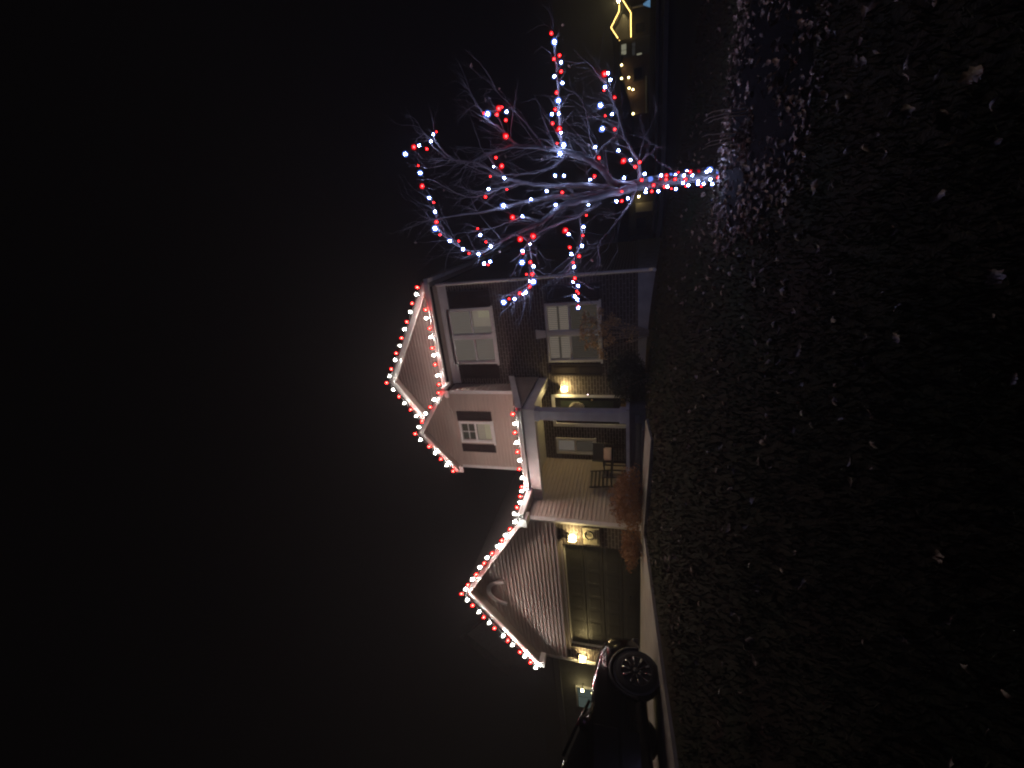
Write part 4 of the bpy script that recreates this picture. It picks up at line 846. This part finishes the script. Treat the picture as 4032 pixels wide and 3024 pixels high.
def leaf_shape(L,W,curl,lobes,twist):
    """a lobed oak leaf, cupped and curled: returns verts, faces (x along the midrib)"""
    n=9; vs=[];fs=[]
    for i in range(n+1):
        t=i/n; w=W*math.sin(PI*min(1,t*.97+.03))**.7*(1+.32*math.cos(lobes*2*PI*t)); x=L*(t-.5); zc=curl*L*(2*t-1)**2
        tw=twist*(t-.5)
        for s in (-1,-.5,0,.5,1):
            yy=s*w; zz=zc+.35*W*abs(s)**1.6+.02*L*math.sin(9*t+3*s)
            vs.append((x,yy*math.cos(tw)-zz*math.sin(tw)*.3,zz+yy*math.sin(tw)))
    for i in range(n):
        for j in range(4): fs.append((i*5+j,i*5+j+1,(i+1)*5+j+1,(i+1)*5+j))
    return vs,fs
SHAPES=[leaf_shape(.11,.030,.16,3,.9),leaf_shape(.13,.034,.10,3.5,-.7),leaf_shape(.09,.034,.30,2.5,.4),leaf_shape(.12,.026,.22,4,1.4)]
protos=[]
for i,(v,f) in enumerate(SHAPES):
    me=bpy.data.meshes.new('fallen_leaf'); me.from_pydata(v,[],f); me.materials.append(M['leaf' if i%2 else 'leafdim']); me.polygons.foreach_set('use_smooth',[True]*len(f)); protos.append(me)  # near leaves get the darker colours in place of dim light
spots=[]
for k in range(5200):
    d=1.7+8.0*random.random()**1.25; a=-.39918+random.uniform(-.80,.80); x=d*math.sin(a); y=d*math.cos(a)
    if x<-6.6 or y>10.2 or (x<-4.3 and y>7.45): continue
    # patchy: thicker towards the tree and in drifts
    dens=.02+.06*min(1,max(0,(d-2)/3))+.24*max(0,mnoise.noise(Vector((x*.55,y*.55,4))))+.50*math.exp(-((x-cx0)**2+(y-cy0)**2)/3.2)
    if random.random()>dens: continue
    z=g1(x,y)+bump(x,y)+random.uniform(.02,.05)
    s=random.uniform(.40,.95); v=in_view(x,y,z)
    if v: spots.append((v/s,x,y,z,s))
spots.sort()
def leaf_rot(): return Matrix.Rotation(random.uniform(0,6.28),3,'Z')@Matrix.Rotation(random.gauss(0,.55),3,'X')@Matrix.Rotation(random.gauss(0,.45),3,'Y')@(Matrix.Rotation(PI,3,'X') if random.random()<.4 else Matrix.Identity(3))
for i,(q,x,y,z,s) in enumerate(spots[:220]):
    o=bpy.data.objects.new('fallen_leaf',random.choice(protos)); COL.objects.link(o)
    o.location=(x,y,z+EYE); o.rotation_euler=leaf_rot().to_euler(); o.scale=(s,s,s)
    tag(o,'curled dry leaf lying on the dark lawn','leaf','dry leaves scattered over the lawn')
ll={0:MB(),1:MB()}
def litter(x,y,z,s):
    i=random.randint(0,3); v,f=SHAPES[i]; R=leaf_rot(); c=Vector((x,y,z))
    ll[i%2].add([c+R@(Vector(p)*s) for p in v],f)
for (q,x,y,z,s) in spots[220:]: litter(x,y,z,s)
for k in range(1500):
    a=random.uniform(0,6.28); rr=bedR(a)*math.sqrt(random.uniform(.0,1.45)); x=cx0+rr*math.cos(a)*1.15; y=cy0+rr*math.sin(a)
    e=rr/bedR(a)
    if random.random()>(.30+.7*max(0,min(1,(e-.35)/.5)))*(.55+.9*max(0,mnoise.noise(Vector((x*1.6,y*1.6,9)))+.2)): continue
    litter(x,y,g1(x,y)+bump(x,y)+(.055*(1-min(1,e)**3))+random.uniform(.01,.05),random.uniform(.4,.95))
for k in range(230):   # the pile against the trunk on the cane side
    a=random.uniform(0,6.28); r=random.random()**.7; x=.46+.30*r*math.cos(a); y=5.95+.22*r*math.sin(a)
    litter(x,y,g1(x,y)+.04+.15*(1-r)**1.2*random.uniform(.5,1.1),random.uniform(.5,.95))
kind(ll[0].build('leaf_litter',M['leafpale']),'stuff'); kind(ll[1].build('leaf_litter',M['leaf']),'stuff')

# ------------------------------------------------------------------ car in the drive, nose to the garage
CXm=-8.13; CY=5.62; gs=(g1(-7.3,4.9)-g1(-7.3,2.2))/2.7; 
car=thing('parked_car','glossy black crossover parked in the driveway with its nose to the garage','car',CXm,CY-2.3,g1(-7.3,3.3)+.05)
def CP(p):   # p: (side, back from the nose, height above the drive)
    y=CY-p[1]; return (CXm+p[0],y,g1(-7.3,4.9)+.05+gs*(y-4.9)+p[2])
def loft(mb,st,n=20,power=3.2):
    """st: (back, half width, z low, z high, tumblehome)"""
    rings=[]
    for (b,w,z0,z1,th) in st:
        r=[]
        for k in range(n):
            a=2*PI*k/n; c,s=math.cos(a),math.sin(a)
            u=math.copysign(abs(c)**(2/power),c); v=math.copysign(abs(s)**(2/power),s)
            zz=(z0+z1)/2+v*(z1-z0)/2; wd=w*(1-th*max(0,v))
            r.append((u*wd,b,zz))
        rings.append(r)
    vs=[p for r in rings for p in r]; fs=[]
    for i in range(len(rings)-1):
        for k in range(n): fs.append((i*n+k,(i+1)*n+k,(i+1)*n+(k+1)%n,i*n+(k+1)%n))
    fs.append(tuple(range(n))); fs.append(tuple((len(rings)-1)*n+k for k in range(n-1,-1,-1)))
    mb.add(vs,fs)
mb=MB(CP); loft(mb,[(-.02,.60,.30,.62,.02),(.04,.76,.22,.78,.03),(.16,.86,.19,.93,.04),(.40,.905,.18,1.03,.06),(.80,.915,.18,1.09,.08),(1.30,.92,.18,1.12,.10),(1.9,.92,.18,1.11,.06),(2.8,.92,.18,1.12,.06),(3.6,.92,.19,1.14,.06),(4.2,.90,.22,1.12,.05),(4.50,.84,.28,1.05,.05),(4.58,.70,.40,.95,.05)],28,4.2); mb.build('body',M['carpaint'],car,True)
mb=MB(CP); loft(mb,[(1.22,.74,.98,1.10,.1),(1.55,.78,.98,1.27,.16),(1.95,.80,.98,1.45,.20),(2.3,.80,.98,1.53,.22),(3.0,.80,.98,1.56,.22),(3.7,.79,.98,1.53,.22),(4.15,.76,.98,1.38,.18),(4.45,.70,.98,1.12,.1)],28,4.5); mb.build('cabin_glass',M['carglass'],car,True)
mb=MB(CP); loft(mb,[(1.98,.52,1.44,1.495,0),(2.3,.60,1.49,1.565,0),(3.0,.62,1.51,1.59,0),(3.7,.60,1.48,1.56,0),(4.0,.54,1.42,1.48,0)],20,4); mb.build('roof',M['carpaint'],car,True)
for s in (-1,1):
    mb=MB(CP); mb.tube([(s*.80,1.25,1.10),(s*.715,1.62,1.30),(s*.64,2.0,1.48)],.026,6); mb.build('windscreen_pillar',M['carpaint'],car,True)
    mb=MB(CP); mb.tube([(s*.80,2.75,1.06),(s*.635,2.78,1.53)],.035,6); mb.build('door_pillar',M['plastic'],car,True)
    mb=MB(CP); mb.box(s*.86 if s>0 else -1.05,1.05 if s>0 else -.86,1.62,1.76,1.10,1.24); mb.build('door_mirror',M['carpaint'],car,True,.03)
    for (a,b) in ((1.62,2.72),(2.76,3.55)):
        mb=MB(CP); 
        mb.hexa([(s*.905,a,.36),(s*.905,b,.36),(s*.924,b,.36),(s*.924,a,.36),(s*.88,a,1.03),(s*.88,b,1.03),(s*.905,b,1.03),(s*.905,a,1.03)]); d_=mb.build('door',M['carpaint'],car,bevel=.008)
        mb=MB(CP); mb.tube([(s*.92,b-.28,.93),(s*.945,b-.26,.935),(s*.945,b-.14,.935),(s*.92,b-.12,.93)],.011,6); mb.build('handle',M['alloy'],d_,True)
    mb=MB(CP)
    for k in range(5): pass
    loft(mb,[(.10,.001,.70,.78,0),(.101,.001,.70,.78,0)],8)
    mb=MB(CP); mb.hexa([(s*.50,.055,.70),(s*.80,.17,.72),(s*.80,.24,.72),(s*.50,.12,.70),(s*.50,.075,.80),(s*.82,.20,.86),(s*.82,.27,.86),(s*.50,.14,.80)]); mb.build('headlight',M['lampglass'],car,bevel=.012)
mb=MB(CP)
for k in range(4): mb.box(-.46,.46,.012,.05,.46+k*.07,.49+k*.07)
mb.build('grille',M['alloy'],car)
mb=MB(CP); mb.box(-.72,.72,-.03,.10,.25,.36); mb.build('bumper_insert',M['plastic'],car,bevel=.02)
for b in (.72+.02,3.55):
    for s in (-1,1):
        cy_=CY-b; 
        c0=CP((s*.835,b,.345)); 
        mb=MB(); X=c0[0]; 
        # arch trim
        mb.ring((X+s*.085,c0[1],c0[2]+.01),.405,.030,'x',26,6,-.12,PI+.12); mb.build('wheel_arch',M['plastic'],car,True)
        mb=MB(); mb.tube([(X-s*.06,c0[1],c0[2]),(X+s*.10,c0[1],c0[2])],.375,26); mb.build('wheel_well',M['plastic'],car)
        mb=MB(); mb.tube([(X-s*.11,c0[1],c0[2]),(X-s*.10,c0[1],c0[2]),(X-s*.07,c0[1],c0[2]),(X+s*.09,c0[1],c0[2]),(X+s*.118,c0[1],c0[2]),(X+s*.123,c0[1],c0[2])],[.25,.32,.340,.340,.325,.26],32); w_=mb.build('wheel',M['tyre'],car,True)
        SPK=[]; sp_=MB(); sp_.ring((X+s*.123,c0[1],c0[2]),.245,.010,'x',32,6)
        for k in range(10):
            a=2*PI*k/10+.2; ca,sa=math.cos(a),math.sin(a); q=.045
            p0=(X+s*.128,c0[1]+.05*ca,c0[2]+.05*sa); p1=(X+s*.137,c0[1]+.14*ca,c0[2]+.14*sa); p2=(X+s*.130,c0[1]+.228*ca,c0[2]+.228*sa)
            mb=MB(); SPK.append(mb); mb.tube([(p0[0]*.6+p1[0]*.4,p0[1]*.1+p1[1]*.9,p0[2]*.1+p1[2]*.9),p2],[.012,.022],5); sp_.tube([p0,p1],[.016,.014],5)  # alloy ends on dark spokes paint in the glints of caught light
        sp_.tube([(X+s*.120,c0[1],c0[2]),(X+s*.142,c0[1],c0[2])],.055,14); sp_.build('rim',M['plastic'],w_,True)
        for q_ in SPK: q_.build('spoke_glint',M['alloy'],w_,True)

# ------------------------------------------------------------------ neighbours
ca_,sa_=math.cos(-.39918),math.sin(-.39918)
def FW(p): # u to the right of the view, w away from the lens, z
    u,w,z=p; return (u*ca_+w*sa_*1.0, -u*sa_+w*ca_, z)
def fbox(name,mat,parent,*a):
    mb=MB(FW); mb.box(*a); return mb.build(name,mat,parent)
def gable(mb,u0,u1,z,zp,w0,w1):
    um=(u0+u1)/2
    mb.add([(u0,w0,z),(u1,w0,z),(um,w0,zp),(u0,w1,z),(u1,w1,z),(um,w1,zp)],[(0,1,2),(3,5,4),(0,3,4,1),(1,4,5,2),(2,5,3,0)])
def gabroof(mb,u0,u1,z,zp,w0,w1,o=.25,t=.12):
    um=(u0+u1)/2; s=(zp-z)/(um-u0)
    for a in (u0-o,u1+o):
        mb.hexa([(a,w0-o,z-o*s-t),(um,w0-o,zp-t),(um,w1+o,zp-t),(a,w1+o,z-o*s-t),(a,w0-o,z-o*s),(um,w0-o,zp),(um,w1+o,zp),(a,w1+o,z-o*s)])
def at(u,w,z): return FW((u,w,z))
# farthest house with the yellow rope light outline
h1=thing('distant_house','distant house with its gables outlined in yellow rope light','house',*at(47,58,-1.7))
fbox('wall',M['farwall'],h1,44.3,53,57.2,66,-2.4,.75)
fbox('upper_wall',M['farwall'],h1,44.6,48.4,57.6,65,.75,2.15)
mb=MB(FW); gable(mb,44.6,48.4,2.15,3.15,57.6,65); mb.build('gable',M['farwall'],h1)
mb=MB(FW); gabroof(mb,44.6,48.4,2.15,3.2,57.6,65); mb.hexa([(44,56.7,.70),(53.3,56.7,.70),(53.3,61.5,2.1),(44,61.5,2.1),(44,56.7,.8),(53.3,56.7,.8),(53.3,61.5,2.2),(44,61.5,2.2)]); mb.build('roof',M['roof'],h1)
mb=MB(FW); gabroof(mb,47.3,50.0,.78,1.80,55.6,58.5,.1); mb.build('porch_roof',M['roof'],h1)
mb=MB(FW); gable(mb,47.3,50.0,.78,1.80,55.7,58); mb.build('porch_gable',M['farwall'],h1)
for u in (47.4,49.9): fbox('porch_post',M['trim'],h1,u-.08,u+.08,55.65,55.8,-2.2,.78)
fbox('window',M['carglass'],h1,45.2,46.4,57.14,57.19,-.9,.2)
h1b=fbox('wing',M['greywall'],h1,41.3,44.28,56.6,64,-2.4,2.3)
for (a,b,c,d,m_) in ((42.35,42.85,1.35,1.95,'farwin'),(42.95,43.65,1.35,1.95,'farwin'),(42.0,43.0,.25,.62,'fardim'),(43.1,43.6,.25,.62,'fardim'),(41.5,41.8,1.5,1.9,'fardim'),(41.5,42.1,-.55,.05,'farwin')):
    fbox('window',M[m_],h1b,a,b,56.54,56.59,c,d)
mb=MB(FW); mb.hexa([(41,56.2,2.2),(44.6,56.2,2.2),(44.6,60.3,3.0),(41,60.3,3.0),(41,56.2,2.3),(44.6,56.2,2.3),(44.6,60.3,3.1),(41,60.3,3.1)]); mb.build('wing_roof',M['roof'],h1)
def rope(label,pts):
    mb=MB(FW); mb.tube(pts,.045,6); tag(mb.build('rope_light',M['rope']),label,'rope light','yellow rope lights on the distant house')
rope('yellow rope light outlining the upper gable of the distant house',[(44.45,56.95,2.15),(45.1,56.95,2.5),(46.5,56.95,3.28),(48.35,56.95,2.26),(49.2,56.95,2.22)])
rope('yellow rope light along the eave and porch gable of the distant house',[(44.3,56.45,.76),(47.2,56.2,.78),(48.62,55.4,1.88),(49.6,55.4,1.16),(51.2,55.9,.76)])
mb=MB(FW); mb.ball((49.45,56.6,2.32),.15,n=12,m=8); lt=tag(mb.build('porch_lamp',M['floodlamp'],None,True),'bright yellow lamp above the porch of the distant house','lamp')
fbox('bracket',M['metal'],lt,49.40,49.50,56.7,57.55,2.28,2.36)
# blue lit yard tree
bt=thing('yard_decoration','small blue glowing tree shape on the distant lawn','decoration',*at(46.5,54.6,-1.8))
mb=MB(FW)
for k in range(10):
    z=-1.62+.095*k; r=.45*(1-k/10.5); mb.ring((46.5,54.6,z),r,.045,'z',18,5)
mb.build('light_coil',M['bluetree'],bt); fbox('pole',M['metal'],bt,46.47,46.53,54.57,54.63,-2.0,-.6)
# brick neighbour with yellow bulbs
h2=thing('neighbour_house','low brick house with a few yellow bulbs on its sloping eave','house',*at(28,42,-.9))
fbox('wall',M['farbrick'],h2,25.3,30.8,41.6,49,-1.6,.35)
mb=MB(FW); mb.add([(25.3,41.6,.35),(30.8,41.6,.35),(30.8,41.6,1.3),(29.6,41.6,1.45),(25.3,49,.35),(30.8,49,.35),(30.8,49,1.3),(29.6,49,1.45)],[(0,1,2,3),(4,7,6,5),(0,4,5,1),(1,5,6,2),(2,6,7,3),(3,7,4,0)]); mb.build('gable',M['farbrick'],h2)
mb=MB(FW); mb.hexa([(25.0,41.3,.30),(29.6,41.3,1.47),(29.6,49.3,1.47),(25,49.3,.30),(25.0,41.3,.40),(29.6,41.3,1.57),(29.6,49.3,1.57),(25,49.3,.40)]); mb.hexa([(29.6,41.3,1.47),(31.0,41.3,1.28),(31,49.3,1.28),(29.6,49.3,1.47),(29.6,41.3,1.57),(31.0,41.3,1.38),(31,49.3,1.38),(29.6,49.3,1.57)]); mb.build('roof',M['roof'],h2)
fbox('base_trim',M['trim'],h2,25.25,28.7,41.54,41.595,-.86,-.74)
w2=fbox('window',M['farwall'],h2,28.4,29.6,41.52,41.59,-.45,.35); fbox('pane',M['carglass'],w2,28.5,29.5,41.50,41.515,-.37,.27)
t=thing('string_lights','few yellow bulbs strung down the eave of the low brick house','string lights',*at(30,41.2,1.4))
mb=MB(FW); PT=[(29.9,41.2,1.40),(28.65,41.2,1.40),(28.6,41.2,.76),(27.6,41.2,.72),(27.4,41.2,.38),(25.15,41.2,.36)]; mb.tube(PT,.012,4); mb.build('cord',M['wire'],t)
for p in PT: mb=MB(FW); mb.ball(p,.085,n=8,m=6); mb.build('bulb',M['farbulb'],t,True)
# tan house behind, past the right side wall
h3=thing('back_neighbour_house','tan house behind the tree trunk with one porch lamp','house',*at(12.6,31.6,-1))
fbox('wall',M['farwall'],h3,10.6,14.4,31.6,38,-1.8,.55)
mb=MB(FW); mb.hexa([(10.2,31.1,.5),(14.8,31.1,.5),(14.8,35,1.6),(10.2,35,1.6),(10.2,31.1,.6),(14.8,31.1,.6),(14.8,35,1.7),(10.2,35,1.7)]); mb.build('roof',M['roof'],h3)
d3=fbox('door',M['soffit'],h3,12.2,12.85,31.54,31.595,-1.2,.1); fbox('window',M['carglass'],h3,11.1,11.8,31.54,31.59,-.6,.05)
mb=MB(FW); mb.ball((13.18,31.25,-.10),.06,n=10,m=6); l3=tag(mb.build('porch_lamp',M['farlamp'],None,True),'single yellow lamp on the tan house behind the tree trunk','lamp')
fbox('bracket',M['metal'],l3,13.16,13.20,31.31,31.595,-.12,-.08)
# house on the left past the garage
h4=thing('left_neighbour_house','dim grey gabled house beyond the far end of the garage','house',-19,13,-.2)
mb=MB(); mb.box(-20.3,-16.7,13,20,-.5,6.3); mb.build('wall',M['greywall'],h4)
mb=MB(); mb.add([(-20.3,13,6.3),(-16.7,13,6.3),(-18.6,13,8.0),(-20.3,20,6.3),(-16.7,20,6.3),(-18.6,20,8.0)],[(0,1,2),(3,5,4),(0,3,4,1),(1,4,5,2),(2,5,3,0)]); mb.build('gable',M['greywall'],h4)
mb=MB(); mb.slab((-18.6,12.7,8.2),(-16.3,12.7,6.1),(-16.3,20.3,6.1),(-18.6,20.3,8.2),.12); mb.slab((-20.7,12.7,6.1),(-18.6,12.7,8.2),(-18.6,20.3,8.2),(-20.7,20.3,6.1),.12); mb.build('roof',M['roof'],h4)
mb=MB(); mb.box(-33,-16.2,11.9,12.98,-.5,3.2); mb.build('wing_wall',M['greywall'],h4)
mb=MB(); mb.slab((-33.3,11.5,3.35),(-15.9,11.5,3.35),(-15.9,12.95,4.6),(-33.3,12.95,4.6),.1); mb.build('wing_roof',M['roof'],h4)
mb=MB(); mb.box(-33.3,-15.9,11.42,11.5,3.05,3.30); mb.build('fascia',M['greywall'],h4)
mb=MB(); mb.box(-20.45,-19.05,11.84,11.895,1.35,2.55); w4=mb.build('window',M['trim'],h4); mb=MB(); mb.box(-20.36,-19.72,11.81,11.835,1.45,2.45); mb.box(-19.64,-19.12,11.81,11.835,1.45,2.45); mb.build('pane',M['nearwin'],w4)
mb=MB(); mb.box(-20.6,-18.9,11.78,11.835,1.20,1.345); mb.build('sill',M['trim'],w4)
mb=MB(); mb.ball((-18.9,11.6,2.22),.055,n=10,m=6); l4=tag(mb.build('porch_lamp',M['farlamp'],None,True),'small yellow lamp by the lit window of the left neighbour house','lamp')
mb=MB(); mb.box(-18.92,-18.88,11.65,11.895,2.2,2.24); mb.build('bracket',M['metal'],l4)

# ------------------------------------------------------------------ haze, sky, lens
mb=MB(); mb.box(-138,138,-58,138,-6,10.5)
hz=kind(mb.build('haze',M['trim']),'stuff'); hz.data.materials.clear()
m,nt,out=new_mat('night haze'); pv=nt.nodes.new('ShaderNodeVolumePrincipled'); pv.inputs['Color'].default_value=(.9,.9,.95,1); pv.inputs['Density'].default_value=HAZE; pv.inputs['Anisotropy'].default_value=.2
nt.links.new(pv.outputs[0],out.inputs['Volume']); hz.data.materials.append(m)
w=bpy.data.worlds.new('World'); scene.world=w; w.use_nodes=True; nt=w.node_tree; nt.nodes.clear()
o=nt.nodes.new('ShaderNodeOutputWorld'); bg=nt.nodes.new('ShaderNodeBackground'); bg.inputs[0].default_value=(.0002,.0002,.00022,1); bg.inputs[1].default_value=1
nt.links.new(bg.outputs[0],o.inputs[0])
cd=bpy.data.cameras.new('camera'); cam=bpy.data.objects.new('camera',cd); COL.objects.link(cam); scene.camera=cam
cd.sensor_fit='HORIZONTAL'; cd.sensor_width=36; cd.lens=36*920/2212; cd.clip_end=400; cd.clip_start=.05
yaw,pit=-.39918,.28586
f=Vector((math.sin(yaw)*math.cos(pit),math.cos(yaw)*math.cos(pit),math.sin(pit))); r=Vector((math.cos(yaw),-math.sin(yaw),0)); u=r.cross(f)
# the phone was held upright but the picture is stored on its side: picture-up is the world's right
cam.matrix_world=Matrix(((-u.x,r.x,-f.x,0),(-u.y,r.y,-f.y,0),(-u.z,r.z,-f.z,EYE),(0,0,0,1)))
scene.render.engine='CYCLES'; cy=scene.cycles
cy.use_denoising=True; cy.max_bounces=5; cy.diffuse_bounces=2; cy.glossy_bounces=2; cy.transmission_bounces=3; cy.transparent_max_bounces=8; cy.volume_bounces=0
cy.use_light_tree=True; cy.pixel_filter_type='BLACKMAN_HARRIS'; cy.filter_width=2.1; cy.sample_clamp_indirect=4
vs=scene.view_settings; scene.display_settings.display_device='sRGB'; vs.view_transform='Standard'; vs.look='None'; vs.exposure=0; vs.gamma=1; vs.use_curve_mapping=False
